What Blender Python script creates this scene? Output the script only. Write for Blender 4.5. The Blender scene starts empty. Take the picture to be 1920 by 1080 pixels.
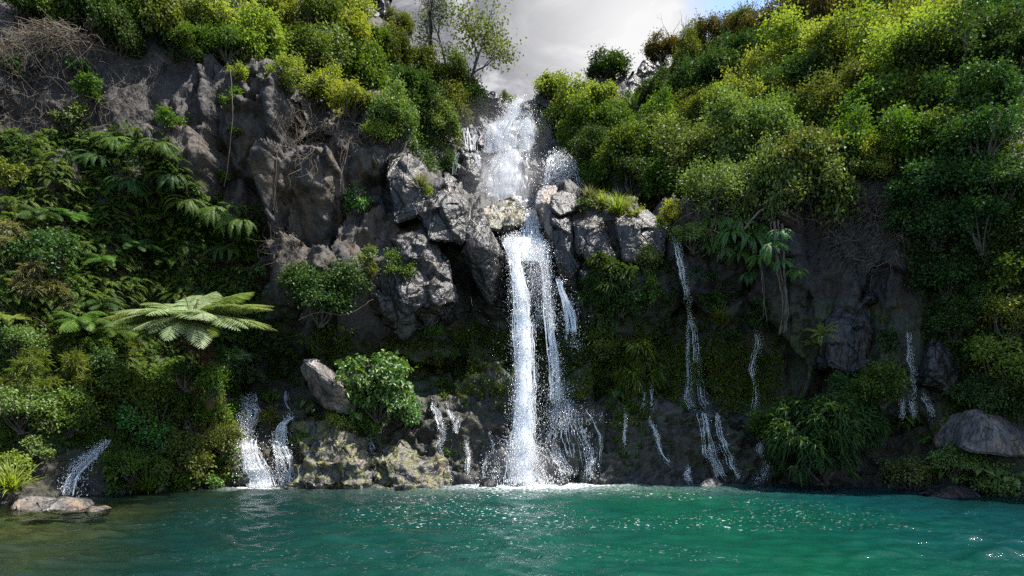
import bpy, bmesh, math, random
import numpy as np
from mathutils import Vector, Matrix, Quaternion
from mathutils.bvhtree import BVHTree

rng = np.random.default_rng(11)
random.seed(11)
F, H, HY, CX = 1200.0, 2.4, 800.0, 960.0
SC = bpy.context.scene
COL = SC.collection


def P(px, py, D):
    return np.array([(px - CX) / F * D, D, H + (HY - py) / F * D])


# ------------------------------------------------------------ noise
def _h(ix, iy, iz, s):
    with np.errstate(over='ignore'):
        a = (ix.astype(np.int64) * 374761393 + iy.astype(np.int64) * 668265263 + iz.astype(np.int64) * 2147483647 + s * 974634777)
        a = (a ^ (a >> 13)) * 1274126177
        a = a ^ (a >> 16)
        a = (a * 69069 + 12345) ^ (a >> 11)
    return ((a & 0xFFFFFF) / float(0xFFFFFF))


def vnoise(p, s=0):
    i = np.floor(p)
    f = p - i
    u = f * f * (3 - 2 * f)
    x, y, z = i[:, 0], i[:, 1], i[:, 2]
    r = 0
    for a in (0, 1):
        for b in (0, 1):
            for c in (0, 1):
                w = (u[:, 0] if a else 1 - u[:, 0]) * (u[:, 1] if b else 1 - u[:, 1]) * (u[:, 2] if c else 1 - u[:, 2])
                r = r + w * _h(x + a, y + b, z + c, s)
    return r * 2 - 1


def fbm(p, n=4, s=0):
    r, a = 0, 0.5
    q = np.array(p, dtype=float)
    for k in range(n):
        r = r + a * vnoise(q, s + k * 7)
        q = q * 2.03 + 11.3
        a *= 0.5
    return r


def facets(p, s=0, tilt=0.6):
    """angular blocks: each cell is a tilted plane; returns height and distance to the cell edge"""
    p = p + 0.22 * np.stack([vnoise(p * 1.1, s + 50), vnoise(p * 1.1, s + 51), vnoise(p * 1.1, s + 52)], 1)
    i0 = np.floor(p)
    n = len(p)
    b1 = np.full(n, 9.0)
    b2 = np.full(n, 9.0)
    hh = np.zeros(n)
    for a in (-1, 0, 1):
        for b in (-1, 0, 1):
            for c in (-1, 0, 1):
                x, y, z = i0[:, 0] + a, i0[:, 1] + b, i0[:, 2] + c
                cx, cy, cz = x + _h(x, y, z, s + 1), y + _h(x, y, z, s + 2), z + _h(x, y, z, s + 3)
                dx, dy, dz = p[:, 0] - cx, p[:, 1] - cy, p[:, 2] - cz
                d = np.sqrt(dx * dx + dy * dy + dz * dz)
                hv = (_h(x, y, z, s + 4) - .5) + tilt * ((_h(x, y, z, s + 5) - .5) * dx + (_h(x, y, z, s + 6) - .5) * dy + (_h(x, y, z, s + 7) - .5) * dz) * 2
                m = d < b1
                b2 = np.where(m, b1, np.minimum(b2, d))
                hh = np.where(m, hv, hh)
                b1 = np.where(m, d, b1)
    return hh, b2 - b1


def sstep(a, b, x):
    t = np.clip((x - a) / (b - a), 0, 1)
    return t * t * (3 - 2 * t)


# ------------------------------------------------------------ mesh building
def link(o, parent=None):
    COL.objects.link(o)
    if parent is not None:
        o.parent = parent
    return o


class Acc:
    def __init__(s):
        s.v, s.f, s.r, s.n, s.fl = [], [], [], 0, []

    def add(s, v, f, r=None, flow=None):
        v = np.asarray(v, dtype=np.float32)
        f = np.asarray(f, dtype=np.int64)
        if len(v) == 0 or len(f) == 0:
            return
        s.v.append(v)
        s.f.append(f + s.n)
        if r is None:
            r = np.full(len(f), random.random())
        r = np.broadcast_to(np.asarray(r, dtype=np.float32), (len(f),))
        s.r.append(r)
        s.fl.append(np.zeros((len(v), 3), np.float32) if flow is None else np.asarray(flow, np.float32))
        s.n += len(v)

    def mesh(s, name, mat=None, smooth=False, flow=False, extra=None):
        me = bpy.data.meshes.new(name)
        if not s.v:
            return me
        v = np.concatenate(s.v)
        tot = np.concatenate([np.full(len(f), f.shape[1]) for f in s.f])
        idx = np.concatenate([f.ravel() for f in s.f])
        st = np.concatenate([[0], np.cumsum(tot)[:-1]])
        me.vertices.add(len(v))
        me.vertices.foreach_set('co', v.ravel())
        me.loops.add(len(idx))
        me.loops.foreach_set('vertex_index', idx.astype(np.int32))
        me.polygons.add(len(tot))
        me.polygons.foreach_set('loop_start', st.astype(np.int32))
        me.polygons.foreach_set('loop_total', tot.astype(np.int32))
        if smooth:
            me.polygons.foreach_set('use_smooth', np.ones(len(tot), dtype=bool))
        me.update(calc_edges=True)
        a = me.attributes.new('rnd', 'FLOAT', 'FACE')
        a.data.foreach_set('value', np.concatenate(s.r).astype(np.float32))
        if flow:
            a = me.attributes.new('flow', 'FLOAT_VECTOR', 'POINT')
            a.data.foreach_set('vector', np.concatenate(s.fl).astype(np.float32).ravel())
        for k, arr in (extra or {}).items():
            a = me.attributes.new(k, 'FLOAT', 'POINT')
            a.data.foreach_set('value', np.asarray(arr, np.float32))
        if mat is not None:
            me.materials.append(mat)
        me.validate()
        return me

    def build(s, name, mat=None, parent=None, **k):
        return link(bpy.data.objects.new(name, s.mesh(name, mat, **k)), parent)


LABELS = {}


def tag(o, label, cat, group=None, kind=None):
    o['label'] = label
    o['category'] = cat
    if group:
        o['group'] = group
    if kind:
        o['kind'] = kind
    if kind is None:
        if label in LABELS:
            print('DUPLICATE LABEL', label)
        LABELS[label] = 1
    n = len(label.split())
    if n < 4 or n > 16:
        print('LABEL LENGTH', n, label)
    return o


def empty(name, loc=(0, 0, 0)):
    o = bpy.data.objects.new(name, None)
    o.location = loc
    o.empty_display_size = 0.2
    return link(o)


def unit(a):
    return a / np.maximum(np.linalg.norm(a, axis=-1, keepdims=True), 1e-9)


def tube(acc, pts, rad, sides=5, r=None):
    pts = np.asarray(pts, float)
    n = len(pts)
    rad = np.broadcast_to(np.asarray(rad, float), (n,))
    t = unit(np.gradient(pts, axis=0))
    ref = np.where(np.abs(t[:, 2:3]) > .9, np.array([[1., 0, 0]]), np.array([[0, 0, 1.]]))
    a = unit(np.cross(t, ref))
    b = np.cross(t, a)
    th = np.linspace(0, 2 * np.pi, sides, endpoint=False)
    ring = pts[:, None] + rad[:, None, None] * (np.cos(th)[None, :, None] * a[:, None] + np.sin(th)[None, :, None] * b[:, None])
    v = ring.reshape(-1, 3)
    i = np.arange(n - 1)[:, None] * sides
    j = np.arange(sides)[None, :]
    j2 = (j + 1) % sides
    f = np.stack([i + j, i + j2, i + sides + j2, i + sides + j], -1).reshape(-1, 4)
    acc.add(v, f, r)


def leaves(acc, c, d, L, W, r, up=None, fold=0.25, droop=0.15):
    """folded diamond leaves at base c, pointing along d"""
    n = len(c)
    if n == 0:
        return
    d = unit(d)
    up = np.array([[0, 0, 1.0]]) if up is None else up
    rn = rng.normal(size=(n, 3))
    nn = unit(up + 0.45 * rn)
    s = unit(np.cross(d, nn))
    nn = np.cross(s, d)
    L = np.broadcast_to(np.asarray(L, float), (n,))[:, None]
    W = np.broadcast_to(np.asarray(W, float), (n,))[:, None]
    base = c
    mid = c + d * L * .45
    tip = c + d * L - np.array([[0, 0, 1.0]]) * L * droop
    le = mid + s * W + nn * W * fold
    ri = mid - s * W + nn * W * fold
    v = np.stack([base, le, tip, ri], 1).reshape(-1, 3)
    k = np.arange(n)[:, None] * 4
    f = np.stack([k + np.array([[0, 1, 2]]), k + np.array([[0, 2, 3]])], 1).reshape(-1, 3)
    acc.add(v, f, np.repeat(np.broadcast_to(np.asarray(r, float), (n,)), 2))


def spline(pts, n):
    pts = np.asarray(pts, float)
    t = np.concatenate([[0], np.cumsum(np.linalg.norm(np.diff(pts[:, :3], axis=0), axis=1) ** .5)])
    q = np.linspace(0, t[-1], n)
    out = []
    for x in q:
        i = min(max(np.searchsorted(t, x, 'right') - 1, 0), len(pts) - 2)
        u = (x - t[i]) / max(t[i + 1] - t[i], 1e-9)
        p0, p1, p2, p3 = pts[max(i - 1, 0)], pts[i], pts[i + 1], pts[min(i + 2, len(pts) - 1)]
        out.append(.5 * (2 * p1 + (p2 - p0) * u + (2 * p0 - 5 * p1 + 4 * p2 - p3) * u * u + (3 * p1 - p0 - 3 * p2 + p3) * u ** 3))
    return np.array(out)


# ------------------------------------------------------------ materials
class NT:
    def __init__(s, m):
        m.use_nodes = True
        s.t = m.node_tree
        s.t.nodes.clear()

    def n(s, kind, ins=None, **kw):
        x = s.t.nodes.new(kind)
        for k, v in kw.items():
            setattr(x, k, v)
        for k, v in (ins or {}).items():
            sock = x.inputs[k]
            if hasattr(v, 'is_output'):
                s.t.links.new(v, sock)
            elif hasattr(v, 'outputs'):
                s.t.links.new(v.outputs[0], sock)
            else:
                sock.default_value = v
        return x

    def math(s, op, a, b=0.0, clamp=False):
        return s.n('ShaderNodeMath', {0: a, 1: b}, operation=op, use_clamp=clamp).outputs[0]

    def ramp(s, fac, stops, interp='LINEAR'):
        x = s.n('ShaderNodeValToRGB', {'Fac': fac})
        cr = x.color_ramp
        cr.interpolation = interp
        while len(cr.elements) < len(stops):
            cr.elements.new(0.5)
        for e, (p, c) in zip(cr.elements, stops):
            e.position = p
            e.color = (c, c, c, 1) if not hasattr(c, '__len__') else (*c, 1)
        return x.outputs[0]

    def mix(s, fac, a, b, mode='MIX'):
        x = s.n('ShaderNodeMix', data_type='RGBA', blend_type=mode)
        for k, v in ((0, fac), (6, a), (7, b)):
            if hasattr(v, 'is_output'):
                s.t.links.new(v, x.inputs[k])
            elif k == 0:
                x.inputs[0].default_value = v
            else:
                x.inputs[k].default_value = (*v, 1)
        return x.outputs[2]

    def noise(s, vec, scale, detail=4, rough=.55, dist=0.0):
        return s.n('ShaderNodeTexNoise', {'Vector': vec, 'Scale': scale, 'Detail': detail, 'Roughness': rough, 'Distortion': dist}).outputs[0]

    def attr(s, name, out=2):
        return s.n('ShaderNodeAttribute', attribute_name=name).outputs[out]

    def scale(s, vec, sc):
        return s.n('ShaderNodeMapping', {'Vector': vec, 'Scale': sc}).outputs[0]

    def out(s, sh, vol=None, disp=None):
        o = s.n('ShaderNodeOutputMaterial')
        if sh is not None:
            s.t.links.new(sh if hasattr(sh, 'is_output') else sh.outputs[0], o.inputs['Surface'])
        if vol is not None:
            s.t.links.new(vol.outputs[0], o.inputs['Volume'])


def leaf_mat(name, c0, c1, c2, trans=.35, gloss=.014, var=.12):
    m = bpy.data.materials.new(name)
    t = NT(m)
    g = t.n('ShaderNodeNewGeometry')
    big = t.noise(g.outputs['Position'], .55, 2)
    fac = t.math('ADD', t.math('MULTIPLY', t.attr('rnd'), .65), t.math('MULTIPLY', t.math('SUBTRACT', big, .25), .7))
    col = t.ramp(fac, [(0.05, c0), (0.5, c1), (0.95, c2)])
    oi = t.n('ShaderNodeObjectInfo')
    hs = t.n('ShaderNodeHueSaturation', {'Color': col, 'Hue': t.math('ADD', .5 - .02, t.math('MULTIPLY', oi.outputs['Random'], .04)),
                                       'Value': t.math('ADD', 1 - var, t.math('MULTIPLY', oi.outputs['Random'], 2 * var))})
    df = t.n('ShaderNodeBsdfDiffuse', {'Color': hs})
    tr = t.n('ShaderNodeBsdfTranslucent', {'Color': t.mix(1.0, hs.outputs[0], (1.2, 1.25, .45), 'MULTIPLY')})
    gl = t.n('ShaderNodeBsdfGlossy', {'Color': (.8, .85, .8, 1), 'Roughness': .45})
    a = t.n('ShaderNodeMixShader', {0: trans, 1: df, 2: tr})
    t.out(t.n('ShaderNodeMixShader', {0: gloss, 1: a, 2: gl}))
    return m


def simple_mat(name, c0, c1, scale=4, rough=.85, bump=.3, bs=14, aniso=(1, 1, 1)):
    m = bpy.data.materials.new(name)
    t = NT(m)
    g = t.n('ShaderNodeNewGeometry').outputs['Position']
    g = t.scale(g, aniso)
    col = t.ramp(t.noise(g, scale, 6), [(.3, c0), (.7, c1)])
    b = t.n('ShaderNodeBump', {'Height': t.noise(g, bs, 6), 'Strength': bump, 'Distance': .05})
    t.out(t.n('ShaderNodeBsdfPrincipled', {'Base Color': col, 'Roughness': rough, 'Normal': b}))
    return m


def rock_mat(name, masks=True, tone=1.0, moss=0.0, pale=0.0, warm=0.0):
    m = bpy.data.materials.new(name)
    t = NT(m)
    g = t.n('ShaderNodeNewGeometry')
    p = g.outputs['Position']
    n1 = t.noise(p, .45, 8, .6)
    n2 = t.noise(t.scale(p, (1.6, 1.6, .16)), 1.6, 6, .6, .6)
    n3 = t.noise(p, 7, 8, .65)
    n4 = t.noise(t.scale(p, (1, 1, .6)), 1.3, 7, .62)
    base = t.ramp(n1, [(.3, (.022, .019, .017)), (.5, (.046, .040, .036)), (.68, (.080, .070, .062))])
    base = t.mix(t.ramp(n2, [(.47, 0.0), (.60, .9)]), base, (.012, .011, .011))
    base = t.mix(t.ramp(n4, [(.56, 0.0), (.7, .55 + pale)]), base, (.17, .158, .148))
    base = t.mix(t.ramp(t.noise(t.scale(p, (1.3, 1.3, .5)), .8, 5), [(.52, 0.0), (.66, .45 + warm)]), base, (.13, .085, .05))
    base = t.mix(t.ramp(n3, [(.35, .55), (.6, 0.0)]), base, (.03, .028, .027))
    nz = t.n('ShaderNodeSeparateXYZ', {0: g.outputs['Normal']}).outputs[2]
    rough = .40
    if masks:
        soil, mo, tan, wet = (t.attr(k) for k in ('soil', 'moss', 'tan', 'wet'))
        nt = t.noise(t.scale(p, (1.2, 1.2, .45)), 1.1, 6, .6)
        base = t.mix(t.math('MULTIPLY', tan, t.ramp(nt, [(.42, 0.0), (.56, 1.0)])), base, (.095, .064, .038))
        sc = t.ramp(n3, [(.3, (.012, .009, .006)), (.55, (.034, .025, .016)), (.75, (.075, .057, .038))])
        base = t.mix(soil, base, sc)
        mc = t.ramp(t.noise(p, 16, 5), [(.3, (.012, .022, .006)), (.5, (.05, .07, .015)), (.7, (.13, .13, .03))])
        mf = t.math('MULTIPLY', mo, t.ramp(t.noise(p, 2.2, 6, .65), [(.42, 0.0), (.56, 1.0)]), clamp=True)
        base = t.mix(mf, base, mc)
        base = t.mix(t.math('MULTIPLY', wet, .55), base, (.016, .015, .016))
        rough = t.math('SUBTRACT', .72, t.math('MULTIPLY', wet, .18))
    elif moss > 0:
        mc = t.ramp(t.noise(p, 16, 5), [(.3, (.02, .03, .008)), (.5, (.06, .065, .018)), (.7, (.14, .10, .03))])
        mf = t.math('MULTIPLY', moss, t.ramp(t.noise(p, 2.6, 6, .65), [(.45, 0.0), (.58, 1.0)]), clamp=True)
        base = t.mix(mf, base, mc)
    if tone != 1:
        base = t.mix(1.0, base, (tone, tone, tone), 'MULTIPLY')
    wp = t.n('ShaderNodeMix', {0: .18, 4: p, 5: t.n('ShaderNodeTexNoise', {'Vector': p, 'Scale': 1.2, 'Detail': 3.0}).outputs[1]}, data_type='VECTOR').outputs[1]
    vf = t.n('ShaderNodeTexVoronoi', {'Vector': t.scale(wp, (1, 1, .5)), 'Scale': 2.4}).outputs[0]
    vf2 = t.n('ShaderNodeTexVoronoi', {'Vector': t.scale(wp, (1, 1, .8)), 'Scale': 6.5}).outputs[0]
    hb = t.math('ADD', t.math('MULTIPLY', t.noise(p, 2.6, 10, .62, .4), .35), t.math('MULTIPLY', n3, .22))
    hb = t.math('ADD', hb, t.math('ADD', t.math('MULTIPLY', vf, .55), t.math('MULTIPLY', vf2, .14)))
    v = t.n('ShaderNodeTexVoronoi', {'Vector': t.scale(p, (1, 1, .55)), 'Scale': 1.1}, feature='DISTANCE_TO_EDGE').outputs[0]
    hb = t.math('ADD', hb, t.math('MULTIPLY', t.ramp(v, [(0, 0.0), (.05, 1.0)]), .05))
    b = t.n('ShaderNodeBump', {'Height': hb, 'Strength': .9, 'Distance': .26})
    t.out(t.n('ShaderNodeBsdfPrincipled', {'Base Color': base, 'Roughness': rough, 'Normal': b, 'Specular IOR Level': .5}))
    return m


M = {}
M['cliff'] = rock_mat('cliff_rock', tone=.52)
M['rock'] = rock_mat('grey_basalt', masks=False, tone=.36, pale=.12, warm=.25)
M['rockdark'] = rock_mat('dark_basalt', masks=False, tone=.55)
M['rockblack'] = rock_mat('black_basalt', masks=False, tone=.38)
M['boulder'] = rock_mat('pale_boulder', masks=False, tone=2.3, pale=.3, warm=.2)
M['mossrock'] = rock_mat('mossy_tufa', masks=False, tone=1.35, moss=1.0, pale=.1, warm=.4)
M['Y'] = leaf_mat('leaf_yellow_green', (.075, .115, .014), (.19, .235, .036), (.33, .34, .075), .46)
M['G'] = leaf_mat('leaf_mid_green', (.034, .070, .010), (.078, .130, .017), (.15, .20, .03), .38)
M['D'] = leaf_mat('leaf_dark_green', (.018, .042, .010), (.040, .080, .018), (.08, .12, .03), .32)
M['O'] = leaf_mat('leaf_olive', (.045, .062, .012), (.10, .12, .022), (.17, .175, .035), .38)
M['R'] = leaf_mat('leaf_russet', (.05, .042, .014), (.11, .085, .022), (.16, .13, .035), .3)
M['P'] = leaf_mat('leaf_pale_green', (.055, .095, .02), (.115, .165, .04), (.21, .25, .08), .33, .018)
M['B'] = leaf_mat('leaf_glossy_green', (.025, .08, .010), (.06, .15, .018), (.14, .23, .03), .34, .045)
M['F'] = leaf_mat('fern_green', (.035, .085, .012), (.075, .14, .02), (.14, .20, .035), .4)
M['T'] = leaf_mat('tree_fern_pale', (.13, .18, .07), (.22, .28, .13), (.34, .39, .23), .3, .03)
M['S'] = leaf_mat('straw_reed', (.08, .085, .03), (.17, .165, .07), (.34, .31, .19), .3)
M['bark'] = simple_mat('bark', (.025, .02, .016), (.10, .085, .07), 5, aniso=(1, 1, .3))
M['twig'] = simple_mat('dry_twig', (.06, .046, .03), (.17, .135, .09), 3)
M['root'] = simple_mat('dark_root', (.05, .038, .03), (.16, .125, .10), 3)
M['fibre'] = simple_mat('fern_fibre', (.035, .016, .008), (.11, .05, .022), 8)
# ------------------------------------------------------------ cliff terrain, lofted from profiles (waterline .. skyline)
PROF = {
    -800: [(1085, 10.1), (960, 10.6), (700, 11), (520, 12), (330, 13), (320, 13.2), (300, 13.6), (60, 16), (-300, 22)],
    -250: [(960, 18), (860, 19), (700, 20), (520, 21.5), (330, 23), (320, 23.2), (300, 23.5), (60, 25), (-200, 30)],
    0: [(945, 19.9), (850, 21), (700, 22.5), (520, 24), (330, 26), (310, 26.2), (290, 26.4), (60, 27), (-180, 32)],
    150: [(932, 21.8), (840, 22.8), (700, 24.2), (520, 25.8), (330, 27.4), (300, 27.6), (280, 27.8), (80, 28.2), (-160, 34)],
    300: [(922, 23.6), (800, 25.4), (690, 27.5), (520, 28.6), (320, 29), (220, 28.8), (120, 29), (60, 31), (-150, 38)],
    420: [(915, 25), (790, 26.8), (660, 30), (420, 28.6), (125, 29.2), (110, 30), (90, 31.5), (0, 34), (-140, 40)],
    500: [(912, 25.7), (780, 27.4), (690, 31), (480, 28.6), (125, 29.2), (112, 30.4), (95, 32), (10, 35), (-140, 42)],
    560: [(911, 25.9), (775, 27.7), (690, 31.4), (540, 28.6), (175, 29.3), (165, 30.6), (150, 32.4), (20, 36), (-110, 43)],
    640: [(910, 26.2), (780, 27.8), (690, 31.5), (590, 28.8), (235, 29.5), (225, 31), (210, 33), (60, 38), (-60, 44)],
    720: [(910, 26.2), (770, 27.9), (690, 31.5), (620, 28.9), (290, 29.6), (280, 31.4), (262, 35), (120, 40), (40, 46)],
    800: [(908, 26.6), (760, 28.1), (690, 31.4), (610, 29.1), (345, 30), (338, 33.5), (325, 38), (200, 42), (130, 48)],
    860: [(908, 26.6), (755, 28.1), (690, 31.2), (590, 29.6), (385, 30.4), (378, 34), (365, 40), (250, 43), (195, 48)],
    930: [(908, 26.6), (755, 28.1), (690, 30.8), (560, 30), (420, 30.6), (395, 33), (388, 40.5), (285, 43), (192, 46)],
    980: [(908, 26.6), (755, 28.1), (690, 30.4), (560, 30), (455, 30.3), (405, 32), (392, 40.5), (285, 43), (190, 46)],
    1020: [(908, 26.6), (755, 28.1), (690, 30.4), (560, 30), (455, 30.3), (405, 32), (390, 40.5), (285, 43), (192, 46)],
    1060: [(908, 26.6), (760, 28.1), (690, 30.4), (540, 29.4), (365, 30), (355, 33), (345, 40), (260, 43), (165, 48)],
    1150: [(908, 26.6), (760, 28), (690, 30.2), (540, 29.2), (385, 29.8), (370, 32.4), (350, 37), (230, 42), (150, 49)],
    1250: [(908, 26.6), (770, 27.8), (690, 29.8), (540, 28.8), (425, 29.4), (400, 31), (370, 34.6), (230, 41), (135, 49)],
    1350: [(908, 26.6), (775, 27.6), (690, 29.2), (540, 28.4), (400, 28.6), (380, 29.5), (350, 31.5), (200, 40), (80, 50)],
    1450: [(908, 26.6), (780, 27.6), (690, 28.4), (540, 27.8), (385, 27.8), (370, 28.4), (345, 30), (180, 38), (40, 50)],
    1550: [(912, 25.7), (790, 26.6), (690, 27.2), (540, 26.8), (370, 26.8), (350, 27.2), (330, 28), (160, 36), (0, 50)],
    1650: [(915, 25), (800, 25.7), (690, 26.2), (540, 26), (370, 25.8), (350, 26.1), (320, 26.6), (150, 33), (-60, 48)],
    1750: [(920, 24), (820, 24.4), (690, 24.9), (540, 24.7), (360, 24.6), (340, 24.9), (310, 25.4), (140, 31), (-110, 45)],
    1850: [(925, 23), (840, 23.2), (690, 23.5), (540, 23.3), (350, 23.3), (320, 23.5), (290, 24), (120, 29), (-160, 43)],
    1950: [(930, 22), (850, 22.2), (690, 22.2), (540, 22.2), (350, 22.2), (320, 22.4), (290, 22.7), (100, 27.5), (-200, 41)],
    2150: [(940, 20.5), (850, 20.5), (690, 20.2), (540, 20.2), (340, 20.2), (310, 20.4), (280, 20.7), (80, 25), (-250, 37)],
    2800: [(1010, 13.7), (900, 13.9), (690, 14.4), (540, 14.6), (340, 15), (310, 15.2), (280, 15.6), (80, 19), (-350, 28)],
}
KX = np.array(sorted(PROF), float)
LV = np.array([PROF[int(k)] for k in KX])            # (K, 9, 2)
cols = np.concatenate([np.arange(-800, -60, 30), np.arange(-60, 1980, 4.0), np.arange(1980, 2801, 30)])
SEG = [6, 44, 30, 34, 84, 14, 22, 60, 64, 10]
sm = np.zeros((len(cols), 9, 2))
for l in range(9):
    for c in range(2):
        y = np.interp(np.arange(-800, 2801, 4.0), KX, LV[:, l, c])
        k = np.exp(-np.linspace(-2, 2, 13) ** 2)
        k /= k.sum()
        y = np.convolve(np.pad(y, 6, 'edge'), k, 'valid')
        sm[:, l, c] = np.interp(cols, np.arange(-800, 2801, 4.0), y)
lv = np.zeros((len(cols), 11, 3))                    # world points per column and level
for l in range(9):
    D = sm[:, l, 1]
    if l == 0:
        D = H * F / (sm[:, 0, 0] - HY)
    lv[:, l + 1] = np.stack([(cols - CX) / F * D, D, H + (HY - sm[:, l, 0]) / F * D], 1)
lv[:, 0] = lv[:, 1] + np.array([0, -.8, -2.6])
lv[:, 10] = lv[:, 9] + np.array([0, 26, 1.0])
rows, tl = [], []
for s, n in enumerate(SEG):
    for j in range(n + (1 if s == 9 else 0)):
        u = j / n
        rows.append(lv[:, s] * (1 - u) + lv[:, s + 1] * u)
        tl.append(s - 1 + u)                          # 0 waterline, 1 apron, 2 recess, 3 overhang, 4 brow, 5, 6 ledge back, 7 mid, 8 sky
G = np.stack(rows, 1)
tl = np.array(tl)
for _ in range(2):                                    # soften the profile corners
    G[:, 1:-1] = .5 * G[:, 1:-1] + .25 * (G[:, :-2] + G[:, 2:])
nC, nR = G.shape[:2]
tu, tv = np.gradient(G, axis=0), np.gradient(G, axis=1)
N = unit(np.cross(tu, tv))
N = np.where(N[..., 1:2] > 0.35, -N, N)
for _ in range(6):
    N[1:-1, 1:-1] = unit(N[1:-1, 1:-1] * 2 + N[:-2, 1:-1] + N[2:, 1:-1] + N[1:-1, :-2] + N[1:-1, 2:])
GP = G.reshape(-1, 3)
PXg = (CX + GP[:, 0] / GP[:, 1] * F)
PYg = (HY - (GP[:, 2] - H) / GP[:, 1] * F)
TL = np.tile(tl, nC)


def blob(cx, cy, rx, ry, soft=.35):
    d = np.sqrt(((PXg - cx) / rx) ** 2 + ((PYg - cy) / ry) ** 2)
    return 1 - sstep(1 - soft, 1 + soft, d)


nz1 = fbm(GP * .35, 4, 3)
soil = np.clip(sstep(6.0, 6.6, TL + .3 * nz1) * .9 * (1 - blob(980, 300, 130, 130)) + blob(110, 150, 215, 130), 0, 1)
soil = np.clip(soil + (1 - sstep(420, 480, PXg)) * sstep(330, 420, PYg), 0, 1)
soil = np.clip(soil + .8 * blob(1600, 400, 130, 110) + sstep(1660, 1730, PXg), 0, 1)
moss = np.clip(sstep(.85, 1.2, TL) * (1 - sstep(2.6, 3.0, TL)) + .55 * sstep(-.05, .1, TL) * (1 - sstep(.8, 1.2, TL)) + .5 * blob(880, 480, 60, 100), 0, 1)
tan = np.clip(.3 * blob(540, 330, 230, 220) + .75 * sstep(.05, .3, TL) * (1 - sstep(.95, 1.2, TL)) + blob(610, 400, 140, 110) + .8 * blob(420, 330, 90, 160) * .6 + blob(640, 300, 70, 60) * .7 + .7 * blob(690, 460, 60, 80) + .5 * blob(1460, 440, 60, 50), 0, 1)
wet = np.clip(blob(1010, 600, 120, 200) + blob(960, 300, 160, 110) + (1 - sstep(.0, .35, TL)) * .8 + .7 * blob(1320, 650, 130, 180) + .7 * blob(1700, 690, 60, 90) + .8 * blob(1000, 800, 330, 110) * .8, 0, 1)
rocky = 1 - .75 * soil
# displacement
S1 = np.array([.36, .36, .22])
h1, e1 = facets(GP * S1, 5, .9)
h2, e2 = facets(GP * S1 * 2.7 + 31, 17, .9)
h3, _ = facets(GP * np.array([2.6, 2.6, 3.4]) + 7, 29, .8)
amp = np.where(TL > 6, .8, 1.0) * rocky * sstep(-.3, .6, TL)
apron = sstep(-.5, .1, TL) * (1 - sstep(1.0, 1.5, TL))
disp = amp * (1 - .55 * apron) * (1.7 * h1 + .30 * h2) - amp * (1 - apron) * .20 * (1 - sstep(0, .07, e1)) + .10 * h3 * rocky * (1 + 1.2 * apron) + .28 * h2 * apron
disp += .55 * fbm(GP * .3, 3, 9) * sstep(-.3, 1, TL) + .16 * fbm(GP * 1.6, 4, 21) + .06 * fbm(GP * 6, 3, 33) * (1 + apron)
disp += soil * .5 * fbm(GP * .9, 4, 41)
strata = vnoise(np.stack([GP[:, 0] * .25, GP[:, 1] * .25, GP[:, 2] * 3.0], 1), 77)
frac = (1 - np.abs(vnoise(GP * np.array([.8, .8, .16]) + 3, 88))) ** 9
disp -= .28 * frac * rocky * (1 - apron) * sstep(1.5, 2.5, TL)
disp += .30 * vnoise(GP * np.array([1.3, 1.3, .22]), 89) * rocky * (1 - apron)
disp += .13 * strata * (apron + .35 * rocky)
LIP = np.clip(blob(990, 450, 60, 40) + blob(1000, 405, 30, 40), 0, 1)      # stay true where the stream runs over the lip
LC = blob(530, 340, 260, 330, .3) * (TL > 2.6) * (TL < 5.2)
rib = np.abs(vnoise(GP * np.array([.62, .3, .07]) + 5, 91)) ** .8
scal = vnoise(GP * np.array([.45, .45, .30]) + np.stack([0 * GP[:, 0], 0 * GP[:, 0], 1.2 * vnoise(GP * .5, 93)], 1), 92)
h4, e4 = facets(GP * np.array([.95, .95, .42]) + 13, 63, 1.2)
disp += LC * (.26 * h4 - .12 * (1 - sstep(0, .07, e4)) + 1.0 * (rib - .3) + .8 * np.abs(scal) - .3 + .5 * blob(420, 180, 120, 90))
disp -= 1.1 * blob(1120, 430, 130, 95)
disp *= 1 - .85 * LIP
GD = GP + N.reshape(-1, 3) * disp[:, None]
i = np.arange(nC - 1)[:, None] * nR
j = np.arange(nR - 1)[None, :]
quads = np.stack([i + j, i + nR + j, i + nR + j + 1, i + j + 1], -1).reshape(-1, 4)
acc = Acc()
acc.add(GD, quads, .5)
cliff = acc.build('cliff_terrain', M['cliff'], smooth=True, extra={'soil': soil, 'moss': moss, 'tan': tan, 'wet': wet})
tag(cliff, 'dark basalt amphitheatre of cliffs and steep slopes round the pool', 'cliff', kind='structure')
BVH = BVHTree.FromPolygons(GD.tolist(), quads.tolist())
ORG = Vector((0, 0, H))


def hit(px, py):
    d = Vector(((px - CX) / F, 1, (HY - py) / F)).normalized()
    loc, n, _, _ = BVH.ray_cast(ORG, d)
    if loc is None:
        return np.array(P(px, py, 50)), np.array([0, -1., 0])
    n = np.array(n)
    if n @ np.array(d) > 0:
        n = -n
    return np.array(loc), n


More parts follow.
